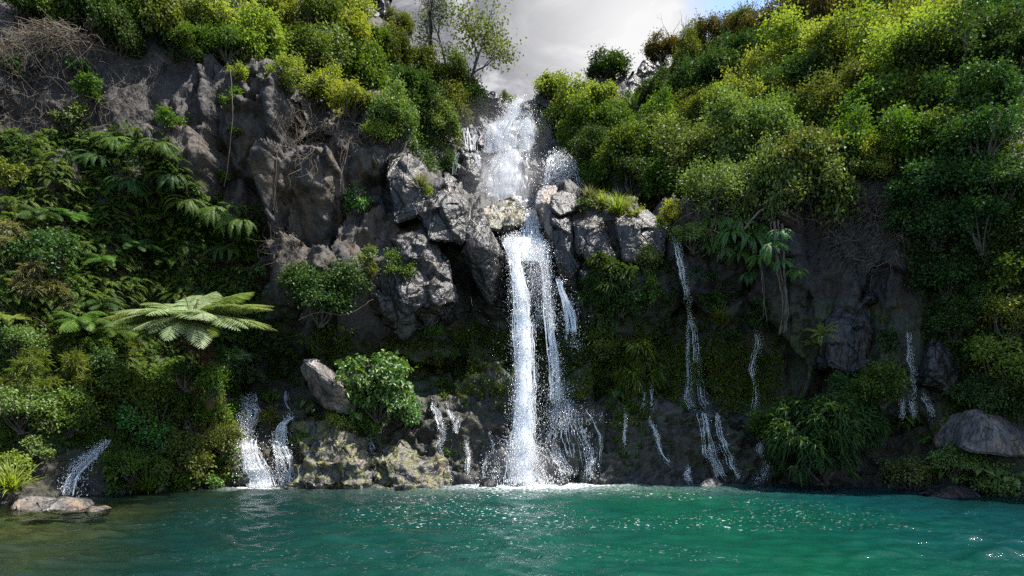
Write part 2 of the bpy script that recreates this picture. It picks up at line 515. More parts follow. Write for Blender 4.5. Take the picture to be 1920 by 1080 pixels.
# ------------------------------------------------------------ boulders and blocks
def rock(name, label, cat, pts, mat, thick=1.6, rough=.10, facet=.18, levels=4, bev=.045, strat=0.0, seed=0, group=None):
    """convex block through the given front points (px, py, depth) with a narrower back; chipped and worn"""
    bm = bmesh.new()
    fr = np.array([P(*q) for q in pts])
    c = fr.mean(0)
    bk = (fr - c) * .8 + c + np.array([0, thick, -.1])
    for q in np.concatenate([fr, bk]):
        bm.verts.new(q)
    r = bmesh.ops.convex_hull(bm, input=bm.verts)
    bmesh.ops.delete(bm, geom=list(set(r['geom_interior'] + r['geom_unused'])), context='VERTS')
    bmesh.ops.dissolve_limit(bm, angle_limit=.12, verts=bm.verts, edges=bm.edges)
    if bev:
        bmesh.ops.bevel(bm, geom=list(bm.edges), offset=bev, segments=2, affect='EDGES', clamp_overlap=True)
    bmesh.ops.triangulate(bm, faces=bm.faces)
    for k in range(levels + 2):
        es = [e for e in bm.edges if e.calc_length() > max(.09, .7 / 2 ** k)]
        if not es or len(bm.verts) > 14000:
            break
        bmesh.ops.subdivide_edges(bm, edges=es, cuts=1)
        bmesh.ops.triangulate(bm, faces=[f for f in bm.faces if len(f.verts) > 4])
    bm.normal_update()
    co = np.array([v.co for v in bm.verts])
    no = np.array([v.normal for v in bm.verts])
    h, e = facets(co * .8 + seed * 3.7, seed + 3, .8)
    d = facet * h * 1.6 + rough * 1.4 * fbm(co * 1.3 + seed, 4, seed) + rough * .5 * fbm(co * 5, 3, seed + 5) - .05 * (1 - sstep(0, .06, e))
    h2_, e2_ = facets(co * 2.1 + seed, seed + 9, .9)
    d = d + facet * .32 * h2_ - .03 * (1 - sstep(0, .08, e2_))
    d = d + strat * vnoise(np.stack([co[:, 0] * .5, co[:, 1] * .5, co[:, 2] * 4.5], 1), seed) * 1.0
    co = co + no * d[:, None]
    org = co.mean(0)
    org[2] = co[:, 2].min()
    for v, q in zip(bm.verts, co):
        v.co = q - org
    me = bpy.data.meshes.new(name)
    bm.to_mesh(me)
    bm.free()
    me.polygons.foreach_set('use_smooth', np.ones(len(me.polygons), dtype=bool))
    me.materials.append(M[mat])
    o = link(bpy.data.objects.new(name, me))
    o.location = org
    tag(o, label, cat, group)
    return o


CB = 'angular blocks of the basalt cliff'
rock('boulder', 'leaning pale grey boulder above the twin cascades beside the round glossy bush', 'boulder',
     [(558, 690, 26.4), (568, 674, 26.3), (600, 676, 26.6), (625, 695, 26.9), (648, 730, 27), (664, 752, 26.8), (660, 772, 26.7), (615, 768, 26.4), (582, 740, 26.2), (600, 700, 25.6), (650, 750, 26.2), (628, 725, 25.9), (590, 690, 25.7)], 'boulder', 1.0, .05, .10, seed=1)
rock('boulder', 'large grey boulder with a flat ridged top on the right bank', 'boulder',
     [(1797, 838, 22.2), (1803, 800, 22.4), (1818, 768, 22.6), (1835, 766, 22.7), (1900, 782, 23), (1975, 800, 23.2), (1985, 850, 22.2), (1900, 858, 21.6), (1830, 850, 21.7), (1845, 800, 21.8), (1838, 775, 22.2)], 'boulder', 1.8, .05, .05, seed=2)
rock('rock', 'low dark grey rock at the waterline under the right bank shrubs', 'rock',
     [(1738, 926, 22), (1765, 918, 22), (1795, 909, 22.2), (1825, 915, 22.2), (1850, 934, 21.8), (1800, 945, 21.2), (1750, 938, 21.4)], 'rock', .9, .04, .05, seed=3)
rock('rock', 'flat grey rock on the left shore, leftmost of the three in the shallows', 'rock',
     [(18, 955, 18.5), (30, 936, 18.8), (60, 930, 19), (85, 936, 19), (80, 962, 18.2), (40, 966, 18)], 'boulder', .8, .03, .05, seed=4)
rock('rock', 'broad mossy grey rock between two others in the left shallows', 'rock',
     [(66, 960, 18.4), (80, 940, 18.8), (115, 934, 19), (145, 940, 18.9), (148, 958, 18.5), (110, 966, 18)], 'boulder', .9, .04, .06, seed=5)
rock('rock', 'small rounded grey rock alone in the water off the left shore', 'rock',
     [(150, 966, 18), (158, 946, 18.2), (178, 940, 18.4), (190, 950, 18.2), (192, 968, 17.8), (170, 972, 17.5)], 'boulder', .6, .03, .05, seed=6)
rock('rock', 'small pale rock at the waterline under the tall thin right-hand falls', 'rock',
     [(1310, 912, 25.6), (1325, 896, 25.8), (1345, 894, 25.9), (1360, 908, 25.6), (1340, 920, 25)], 'boulder', .5, .03, .04, seed=7)
rock('rock', 'small wet rock at the waterline left of the main plunge', 'rock',
     [(895, 912, 25.4), (905, 896, 25.6), (925, 895, 25.7), (935, 910, 25.4), (915, 920, 25)], 'rock', .5, .03, .04, seed=8)
rock('mossy_rock', 'big sunlit mossy rock mound beside the lower left twin cascades', 'rock',
     [(552, 925, 24.6), (556, 850, 25.4), (552, 800, 26.6), (580, 785, 27), (640, 805, 27), (690, 830, 26.8), (705, 925, 24.7), (620, 925, 24.2), (600, 870, 24.7), (660, 860, 25)], 'mossrock', 2.2, .20, .30, strat=.16, seed=9)
rock('mossy_rock', 'low sunlit layered mossy ledge jutting into the pool by the bare rock apron', 'rock',
     [(690, 922, 24.8), (688, 850, 26), (700, 828, 26.6), (745, 842, 26.8), (800, 850, 26.8), (830, 866, 26.4), (832, 922, 25.2), (760, 925, 24.6), (740, 880, 25)], 'mossrock', 2.0, .18, .28, strat=.16, seed=10)
rock('cliff_block', 'pointed overhanging block with pale smooth facet left of the plunge', 'cliff block',
     [(872, 430, 29), (882, 408, 29.4), (906, 400, 29.6), (918, 428, 29.0), (950, 486, 29.4), (938, 520, 29.2), (924, 577, 29.2), (885, 520, 29), (868, 480, 29), (912, 462, 28.2), (884, 474, 28.4), (905, 500, 28.4)], 'rock', 1.6, .05, .06, seed=11, group=CB)
rock('cliff_block', 'wide dark block with bright sloping top left of the pointed block', 'cliff block',
     [(783, 400, 28.8), (790, 365, 29.2), (812, 345, 30), (836, 325, 31), (862, 348, 31), (884, 386, 30.2), (880, 430, 29.2), (868, 455, 28.7), (800, 450, 28.2), (815, 385, 28.4), (862, 385, 29)], 'rock', 2.0, .06, .12, seed=12, group=CB)
rock('cliff_block', 'blue grey bulging lower block over the dark fern recess', 'cliff block',
     [(695, 560, 28.2), (705, 500, 28.2), (735, 455, 28.6), (790, 430, 28.8), (845, 470, 28.8), (852, 540, 28.6), (845, 600, 28.6), (800, 620, 28.6), (740, 626, 28.5), (700, 600, 28.4), (770, 480, 27.7), (760, 560, 27.5), (815, 530, 27.8)], 'rockdark', 2.4, .09, .28, seed=13, group=CB)
rock('cliff_block', 'dark layered shoulder of the cliff below the dry bleached stick', 'cliff block',
     [(722, 330, 28.8), (728, 292, 29.4), (762, 283, 30), (800, 322, 30.2), (806, 375, 29.2), (785, 405, 28.7), (740, 420, 28.4), (760, 340, 28.5)], 'rock', 2.2, .07, .14, seed=14, group=CB)
rock('cliff_block', 'slender pale pillar at the right edge of the narrow chute', 'cliff block',
     [(1003, 385, 30.2), (1006, 360, 30.6), (1020, 347, 31), (1045, 347, 31), (1040, 372, 30.2), (1034, 405, 29.9), (1040, 455, 29.7), (1026, 440, 29.8), (1016, 405, 30)], 'boulder', 1.4, .04, .06, seed=17, group=CB)
rock('cliff_block', 'dark square block perched right of the slender pale pillar', 'cliff block',
     [(1034, 365, 29.9), (1050, 355, 30.6), (1080, 362, 30.8), (1086, 392, 29.8), (1050, 406, 29.4), (1034, 392, 29.5)], 'rockdark', 1.4, .04, .05, seed=18, group=CB)
rock('cliff_block', 'smooth rounded grey pillar hanging right of the main plunge', 'cliff block',
     [(1030, 400, 29.6), (1052, 396, 29.8), (1078, 420, 29.4), (1090, 500, 28.8), (1090, 560, 29), (1060, 545, 29), (1040, 480, 29), (1062, 440, 28.9), (1072, 510, 28.4)], 'rock', 1.6, .05, .08, seed=19, group=CB)
rock('cliff_block', 'flat topped glistening slab with straw tufts right of the grey pillar', 'cliff block',
     [(1072, 420, 28.9), (1070, 398, 30.2), (1122, 388, 30.4), (1138, 412, 29.4), (1142, 436, 28.6), (1160, 490, 28.5), (1110, 500, 28.4), (1085, 470, 28.5), (1100, 425, 28.5)], 'rock', 1.8, .06, .10, seed=20, group=CB)
rock('cliff_block', 'dark blue grey slab under the grassy ledge left of the thin fall', 'cliff block',
     [(1152, 420, 28.8), (1158, 396, 29.6), (1215, 392, 29.8), (1258, 428, 29), (1240, 480, 28.4), (1170, 490, 28.4), (1190, 420, 28.4)], 'rockdark', 1.6, .06, .10, seed=21, group=CB)
rock('cliff_block', 'mossy ledge rocks under the mist at the upper falls foot', 'cliff block',
     [(888, 405, 32), (895, 382, 33), (930, 372, 34), (962, 368, 34), (985, 392, 33), (990, 420, 31.2), (940, 435, 30.8), (905, 425, 31)], 'mossrock', 2, .1, .18, seed=22, group=CB)
rock('cliff_block', 'fractured grey slab with whitish scar above the right bamboo shrub', 'cliff block',
     [(1550, 690, 25.8), (1552, 600, 26), (1580, 560, 26.2), (1630, 555, 26), (1645, 620, 25.6), (1640, 690, 25.4), (1590, 705, 25.2), (1600, 610, 25.3)], 'rock', 1.6, .08, .15, seed=23, group=CB)
rock('cliff_block', 'stack of dark wet blocks on the right wall beside the thin spout', 'cliff block',
     [(1730, 720, 24.2), (1735, 650, 24.3), (1760, 610, 24.5), (1800, 620, 24.4), (1805, 700, 24), (1790, 740, 23.8), (1750, 690, 23.8)], 'rockdark', 1.4, .08, .16, seed=24, group=CB)
rock('cliff_block', 'dark wet ledge under the small broken upper left fall', 'cliff block',
     [(838, 345, 40.5), (842, 300, 41), (852, 262, 41.5), (870, 240, 41.8), (900, 238, 41.8), (906, 285, 41), (900, 340, 40.2), (868, 290, 40.5), (880, 320, 40)], 'rockdark', 2.5, .08, .10, strat=.1, seed=31, group=CB)
rock('cliff_block', 'dark rounded ledge under the umbrella-shaped upper spout', 'cliff block',
     [(1008, 350, 40.5), (1012, 300, 41.2), (1030, 287, 41.6), (1065, 290, 41.6), (1080, 320, 41), (1084, 355, 40.5), (1045, 330, 40.2)], 'rockdark', 2.5, .08, .10, strat=.1, seed=32, group=CB)
rock('skyline_rock', 'jagged dark rocks on the right skyline behind the spiky agave', 'rock',
     [(1150, 180, 47.5), (1158, 150, 48), (1172, 135, 48.5), (1190, 140, 48), (1205, 175, 47), (1180, 190, 46)], 'rockblack', 2.5, .15, .25, seed=25)
rock('skyline_rock', 'tallest dark rock on the right skyline left of the dark shrub', 'rock',
     [(1192, 170, 47.5), (1196, 130, 48), (1210, 117, 48.5), (1232, 118, 48.5), (1244, 150, 48), (1230, 190, 46)], 'rockblack', 2.5, .15, .25, seed=26)
rock('skyline_rock', 'low dark skyline rock under the leafy little tree', 'rock',
     [(1085, 185, 47), (1092, 155, 48), (1115, 145, 48.5), (1140, 152, 48), (1150, 185, 47), (1110, 195, 46)], 'rockblack', 2.5, .15, .25, seed=27)
rock('skyline_rock', 'small dark rock at the left lip of the upper falls', 'rock',
     [(905, 195, 45.5), (912, 180, 46), (925, 172, 46), (945, 185, 46), (940, 205, 45)], 'rockblack', 1.5, .1, .2, seed=28)
rock('skyline_rock', 'dark rock at the right lip of the upper falls', 'rock',
     [(1005, 190, 45.5), (1012, 168, 46), (1035, 160, 46), (1050, 180, 46), (1030, 205, 45)], 'rockblack', 1.5, .1, .2, seed=29)
rock('outcrop', 'tall dark outcrop cut by the top edge left of the sky', 'rock',
     [(660, 60, 45), (665, -40, 46), (690, -80, 47), (712, -60, 47), (714, 20, 46), (705, 55, 45), (680, 70, 44)], 'rockblack', 3, .2, .4, seed=30)
# ------------------------------------------------------------ plant templates (unit size 1 = crown radius)
def sph(n, up=0.0):
    d = rng.normal(size=(n, 3))
    d[:, 2] += up
    return unit(d)


def bush_parts(R=1.0, nl=4000, L=.12, asp=.30, lobes=9, flat=.8, droop=.2, hang=0.0, per=26, seed=0, whorl=False):
    """crown of leaf clumps on overlapping lobes with gaps, and forked stems from the ground"""
    fo, st = Acc(), Acc()
    lc = sph(lobes, .3) * (rng.uniform(.30, .80, (lobes, 1))) * R
    lc[:, 2] = lc[:, 2] * flat + .85 * R * flat
    lr = rng.uniform(.20, .40, lobes) * R
    ncl = max(nl // per, 8)
    wl = lr ** 2
    li = rng.choice(lobes, ncl, p=wl / wl.sum())
    dd = sph(ncl, .75)
    cc = lc[li] + dd * lr[li][:, None] * rng.uniform(.68, 1.14, (ncl, 1)) * np.array([[1, 1, flat]])
    keep = vnoise(cc / R * 3.1 + seed * 5.3, seed) > -.30
    cc, dd = cc[keep], dd[keep]
    ncl = len(cc)
    k = np.repeat(np.arange(ncl), per)
    n = len(k)
    cr = rng.uniform(.06, .14, ncl)[k][:, None] * R + L * .3
    if whorl:
        c = cc[k] + rng.normal(size=(n, 3)) * cr * .25
        d = unit(dd[k] * .7 + sph(n) * .9 + np.array([[0, 0, -hang]]))
    else:
        c = cc[k] + rng.normal(size=(n, 3)) * cr * .8
        d = unit(dd[k] * .8 + rng.normal(size=(n, 3)) * .7 + np.array([[0, 0, .1 - hang]]))
    r = np.clip(rng.uniform(.0, .55, ncl)[k] + rng.uniform(0, .45, n), 0, 1)
    up = unit(dd[k] * .6 + np.array([[0, 0, .8]]))
    leaves(fo, c, d, L * rng.uniform(.6, 1.25, n), L * asp * rng.uniform(.8, 1.2, n), r, up, droop=droop)
    for q, rr in zip(lc, lr):
        a = rng.normal(size=3) * .05 * R
        a[2] = -.12 * R
        mid = (a + q) * .5 + rng.normal(size=3) * .10 * R
        tube(st, spline([a, mid, q], 7), np.linspace(.035, .012, 7) * R, 5)
        for _ in range(3):
            e = q + sph(1, .4)[0] * rr * .85
            tube(st, spline([q, (q + e) / 2 + rng.normal(size=3) * .04 * R, e], 5), np.linspace(.013, .004, 5) * R, 3)
    return fo, st


def frond(fo, base, az, length, e0, e1, npair=16, pl=.3, bip=False, r=.5, w=.22, twist=0.0):
    """arching fern frond from base; e0/e1 are the start and end elevations in radians"""
    s = np.linspace(0, 1, npair + 4)
    ang = e0 + (e1 - e0) * s ** 1.15
    ds = length / (npair + 3)
    hx = np.concatenate([[0], np.cumsum(np.cos(ang[:-1]) * ds)])
    hz = np.concatenate([[0], np.cumsum(np.sin(ang[:-1]) * ds)])
    azs = az + twist * s
    dx, dy = np.cos(azs), np.sin(azs)
    rach = base + np.stack([dx * hx, dy * hx, hz], 1)
    tube(fo, rach, np.linspace(.012, .003, len(s)) * length ** .5, 3, r * .6)
    t = unit(np.gradient(rach, axis=0))
    side = np.stack([-dy, dx, 0 * dx], 1)
    idx = np.arange(3, len(s) - 1)
    u = (idx - 3) / max(len(idx) - 1, 1)
    pl_ = pl * length * np.sin(np.pi * np.clip(.16 + .80 * u, 0, 1)) ** .8 * (1 - .25 * u)
    for sg in (-1, 1):
        d = unit(sg * side[idx] * .92 + t[idx] * (.3 + .4 * u[:, None]) + np.array([[0, 0, -.12]]) + rng.normal(size=(len(idx), 3)) * .05)
        up = unit(np.cross(t[idx], side[idx]) + np.array([[0, 0, .2]]))
        rr = np.clip(r + rng.uniform(-.25, .25, len(idx)), 0, 1)
        if not bip:
            leaves(fo, rach[idx], d, pl_, pl_ * w * .5 + .006 * length, rr, up * 3, fold=.1, droop=.22)
        else:
            m = 12
            v = (np.arange(m) + .6) / m
            q = rach[idx][:, None] + d[:, None] * (pl_[:, None] * v)[..., None] - np.array([0, 0, 1.0]) * (pl_[:, None] * .22 * v ** 2)[..., None]
            q = q.reshape(-1, 3)
            dl = np.repeat(d, m, 0)
            tt = np.repeat(t[idx], m, 0)
            pw = np.repeat(pl_, m) * .20 * np.tile(np.sin(np.pi * (.22 + .73 * v)), len(idx)) + .01
            uu = np.repeat(up, m, 0) * 3
            for s2 in (-1, 1):
                leaves(fo, q, unit(s2 * tt * .9 + dl * .55), pw, pw * .26, np.repeat(rr, m) + rng.uniform(-.1, .1, len(q)), uu, fold=.05, droop=.1)


def fern_parts(n=13, length=1.0, e0=(.5, 1.2), e1=(-1.2, -.3), npair=15, pl=.17, azr=(0, 2 * math.pi), bip=False):
    fo = Acc()
    for k in range(n):
        frond(fo, np.zeros(3) + rng.normal(size=3) * .03, rng.uniform(*azr), length * rng.uniform(.65, 1.1), rng.uniform(*e0), rng.uniform(*e1), npair, pl, bip, rng.uniform(.15, .75), twist=rng.uniform(-.4, .4))
    return fo


def tuft_parts(n=120, L=1.0, W=.018, lean=.7, bend=1.1):
    fo = Acc()
    for k in range(n):
        az, l = rng.uniform(0, 2 * math.pi), L * rng.uniform(.5, 1.05)
        s = np.linspace(0, 1, 6)
        ang = math.pi / 2 - rng.uniform(.05, lean) - rng.uniform(.2, bend) * s
        p = np.stack([np.cumsum(np.cos(ang)) * math.cos(az), np.cumsum(np.cos(ang)) * math.sin(az), np.cumsum(np.sin(ang))], 1) * l / 6
        p += rng.normal(size=3) * np.array([.06, .06, 0]) * L
        wd = W * L * (1 - s ** 2) + .001
        sd = np.array([-math.sin(az), math.cos(az), 0])
        v = np.stack([p - sd * wd[:, None], p + sd * wd[:, None]], 1).reshape(-1, 3)
        i = np.arange(5)[:, None] * 2
        fo.add(v, (i + np.array([[0, 1, 3, 2]])), rng.uniform())
    return fo


HEART = np.array([(0, 0), (.12, .20), (.02, .34), (-.14, .40), (-.22, .30), (-.14, .36)])


def taro_parts(n=14, S=1.0):
    fo, st = Acc(), Acc()
    ol = [(0, 0, 0), (-.22, .16, .02), (-.30, .30, .0), (-.10, .40, .05), (.25, .36, .03), (.60, .2, -.04), (.98, 0, -.16), (.60, -.2, -.04), (.25, -.36, .03), (-.10, -.40, .05), (-.30, -.30, 0), (-.22, -.16, .02)]
    ol = np.array(ol)
    for k in range(n):
        az = rng.uniform(0, 2 * math.pi)
        h, rr, l = rng.uniform(.35, 1.0) * S, rng.uniform(.15, .75) * S, rng.uniform(.32, .60) * S
        tip = np.array([math.cos(az) * rr, math.sin(az) * rr, h])
        tube(st, spline([(0, 0, -.1), tip * np.array([.35, .35, .65]), tip], 6), .014 * S, 4)
        a2 = az + rng.normal() * .4
        pit = -rng.uniform(.3, 1.0)
        ex = np.array([math.cos(a2) * math.cos(pit), math.sin(a2) * math.cos(pit), math.sin(pit)])
        ey = np.array([-math.sin(a2), math.cos(a2), 0])
        ez = np.cross(ex, ey)
        v = tip + l * (ol[:, :1] * ex + ol[:, 1:2] * ey + ol[:, 2:] * ez)
        v = np.concatenate([v, [tip + l * .25 * ex - .04 * l * ez]])
        m = len(ol)
        fo.add(v, [(i, (i + 1) % m, m) for i in range(m)], rng.uniform())
    return fo, st


def limb(st, tips, p, d, l, r, lev, maxlev, kink=.35, up=.15, split=(2, 3), shrink=.72, spread=.75):
    n = 5
    pts = [p]
    q = p.copy()
    dd = d.copy()
    for _ in range(n):
        dd = unit(dd + rng.normal(size=3) * kink * .35 + np.array([0, 0, up * .2]))
        q = q + dd * l / n
        pts.append(q)
    tube(st, pts, np.linspace(r, r * .66, n + 1), 6 if lev < 2 else 4 if lev < 3 else 3)
    if lev >= maxlev:
        tips.append((q, dd))
        return
    if lev >= 2:
        tips.append((q, dd))
    for _ in range(rng.integers(split[0], split[1] + 1)):
        nd = unit(dd + sph(1)[0] * spread + np.array([0, 0, up]))
        limb(st, tips, q if rng.random() < .6 else pts[-2], nd, l * shrink * rng.uniform(.75, 1.2), r * .62, lev + 1, maxlev, kink, up, split, shrink, spread)


def tree_parts(h=5.0, maxlev=5, leafn=26, L=.13, asp=.33, lean=(0, 0), r=.1, cl=.25, trunks=1, bare=False, spread=.75, split=(2, 3), first=.3, droop=.2):
    fo, st = Acc(), Acc()
    for k in range(trunks):
        tips = []
        d = unit(np.array([lean[0], lean[1], 1.0]) + (rng.normal(size=3) * .25 if trunks > 1 else 0))
        limb(st, tips, np.array([0, 0, -.25]), d, h * first, r, 0, maxlev, spread=spread, split=split)
        if bare:
            continue
        c = np.array([t[0] for t in tips])
        dd = np.array([t[1] for t in tips])
        k2 = np.repeat(np.arange(len(c)), leafn)
        n = len(k2)
        pos = c[k2] + rng.normal(size=(n, 3)) * cl * h / 5
        leaves(fo, pos, unit(dd[k2] * .6 + rng.normal(size=(n, 3)) * .7), L * rng.uniform(.6, 1.2, n), L * asp, np.clip(rng.uniform(0, .5, len(c))[k2] + rng.uniform(0, .5, n), 0, 1), droop=droop)
    return fo, st


TEMPL = {}


def template(kind, parts):
    """parts: (name, acc, default material key)"""
    TEMPL[kind] = [(n, a.mesh(n, M[mk]), mk) for n, a, mk in parts if a.v]


def two(kind, pr, n0='foliage', m0='G', n1='stem', m1='bark'):
    template(kind, [(n0, pr[0], m0), (n1, pr[1], m1)])


for k in range(3):
    two('bushS%d' % k, bush_parts(1, 1500, .17, .30, 9, .85, seed=k))
    two('bushM%d' % k, bush_parts(1, 4600, .105, .30, 16, .8, seed=k + 10))
    two('bushL%d' % k, bush_parts(1, 10500, .068, .32, 26, .8, seed=k + 20))
two('glossy', bush_parts(1, 9500, .105, .28, 18, .92, droop=.35, hang=.25, per=12, whorl=True, seed=31), m0='B')
two('bamboo0', bush_parts(1, 9500, .15, .10, 18, .85, droop=.5, hang=.5, per=16, whorl=True, seed=32), m0='D')
two('bamboo1', bush_parts(1, 2300, .34, .085, 9, .85, droop=.5, hang=.45, per=14, whorl=True, seed=33), m0='D')
two('reed0', bush_parts(1, 2800, .24, .06, 12, .95, droop=.3, hang=.05, per=14, whorl=True, seed=34), m0='S')
for k in range(2):
    template('fern%d' % k, [('foliage', fern_parts(), 'F')])
    template('hang%d' % k, [('foliage', fern_parts(22, 1.0, (-.1, .7), (-1.55, -1.25), 17, .13, (math.pi, 2 * math.pi)), 'F')])
template('lacefern', [('foliage', fern_parts(12, 1.0, (.3, 1.0), (-1.0, -.3), 14, .26, bip=True), 'F')])
template('tuft', [('foliage', tuft_parts(150, 1, .016), 'Y')])
template('agave', [('foliage', tuft_parts(46, 1, .05, .5, .35), 'G')])
for k in range(2):
    two('taro%d' % k, taro_parts(16), 'foliage', 'G', 'stalk', 'G')
two('tree0', tree_parts(5, 5, 12, .16, .3, (.15, 0), .085, .34), 'crown', 'O', 'trunk', 'bark')
two('tree1', tree_parts(3.4, 5, 26, .14, .33, (0, 0), .06, .26, trunks=2, spread=.9), 'crown', 'D', 'trunk', 'bark')
two('tree2', tree_parts(4.2, 5, 22, .15, .33, (.2, 0), .07, .30, trunks=3, spread=.8), 'crown', 'G', 'trunk', 'bark')
template('bare', [('trunk', tree_parts(4.2, 7, 0, lean=(.1, 0), r=.15, bare=True, spread=.62, first=.30)[1], 'bark')])
template('snag', [('trunk', tree_parts(2.4, 3, 0, lean=(-.25, 0), r=.12, bare=True, spread=.8, first=.42, split=(1, 2))[1], 'bark')])
template('twigs', [('trunk', tree_parts(2.2, 5, 0, lean=(0, 0), r=.045, bare=True, spread=.4, first=.42, trunks=5, split=(1, 2))[1], 'bark')])


def airy(seed, leafn, L, cl, asp=.34):
    """open branching crown, scaled to unit radius like the bushes"""
    fo, st = tree_parts(3.0, 5, leafn, L, asp, (rng.normal() * .1, rng.normal() * .1), .045, cl, trunks=4, spread=.95, first=.30)
    v = np.concatenate(fo.v)
    c = np.median(v, 0)
    c[2] = np.percentile(v[:, 2], 4)
    k = 1 / np.percentile(np.linalg.norm((v - c)[:, :2], axis=1), 93)
    kz = 1.6 / (np.percentile(v[:, 2], 98) - c[2])
    for a in (fo, st):
        a.v = [((q - c) * np.array([k, k, kz])).astype(np.float32) for q in a.v]
    return fo, st


for k in range(3):
    two('airyM%d' % k, airy(k, 13, .17, .30))
    two('airyL%d' % k, airy(k + 5, 22, .115, .26))


def put(kind, mat, px, py, w, label, name, cat, group=None, h=None, fwd=.3, D=None, rz=None, up=.5, mats=None):
    """stand one plant so that its crown centre falls at the given bearing, rooted in the cliff behind and below it"""
    a, na = hit(px, py + .40 * w)
    c0, nc = hit(px, py)
    Dc = D if D else min(a[1], c0[1]) - fwd * w / 2 * min(a[1], c0[1]) / F
    R = w / 2 * Dc / F
    C = P(px, py, Dc)
    ax = unit(unit(C - a) * (1 - up) + np.array([0, 0, 1.0]) * up) if D is None else np.array([0, 0, 1.0])
    off = {'fern': .25, 'hang': -.45, 'lace': .2, 'tuft': .35, 'agav': .45, 'taro': .55}.get(kind[:4], .8)
    if kind[:4] in ('tree', 'bare', 'snag', 'twig'):
        hh = {'tree0': 4.6, 'tree1': 3.4, 'tree2': 4.0, 'bare': 4.4, 'snag': 2.4, 'twigs': 2.2}[kind]
        scl = (h or w) * Dc / F / hh
        root = P(px, py + (h or w) * .5, Dc)
    else:
        scl = R / {'fern': .72, 'hang': .62, 'lace': .8, 'tuft': .6, 'agav': .55, 'taro': .85}.get(kind[:4], .98)
        root = C - ax * off * scl
    e = empty(name, root)
    tag(e, label, cat, group)
    q = Vector((0, 0, 1)).rotation_difference(Vector(ax))
    e.rotation_mode = 'QUATERNION'
    rzq = Quaternion((0, 0, 1), (rng.uniform(-.5, .5) if kind[:4] in ('hang', 'tree', 'bare', 'snag') else rng.uniform(0, 6.28)) if rz is None else rz)
    e.rotation_quaternion = q @ rzq
    sv_ = scl * rng.uniform(.94, 1.06, 3)
    e.scale = sv_
    for nm, me, mk in TEMPL[kind]:
        o = bpy.data.objects.new(nm, me)
        link(o, e)
        key = mat if nm in ('foliage', 'crown') else mk
        if key and key != mk:
            o.material_slots[0].link = 'OBJECT'
            o.material_slots[0].material = M[key]
    return e


def bush(mat, px, py, w, label, group=None, **k):
    a, _ = hit(px, py)
    size = w * a[1] / F
    kd = ('bushS' if size < 1.7 else 'bushM' if size < 3.6 else 'bushL') + str(int(rng.integers(3)))
    if group in (GL, GR, GU) and size > 1.7 and rng.random() < .72:
        kd = ('airyM' if size < 3.6 else 'airyL') + str(int(rng.integers(3)))
        w = w * .92
    return put(k.pop('kind', kd), mat, px, py, w, label, 'bush', 'bush', group, **k)
# ------------------------------------------------------------ plants, each with its place
GL, GR, GB, GC = 'bushes on the sunlit upper left slope', 'bushes and trees on the right hillside', 'plants on the left bank', 'plants clinging to the lower cliff'
GW, GU = 'plants on the shaded right wall', 'plants round the upper falls'
L = bush
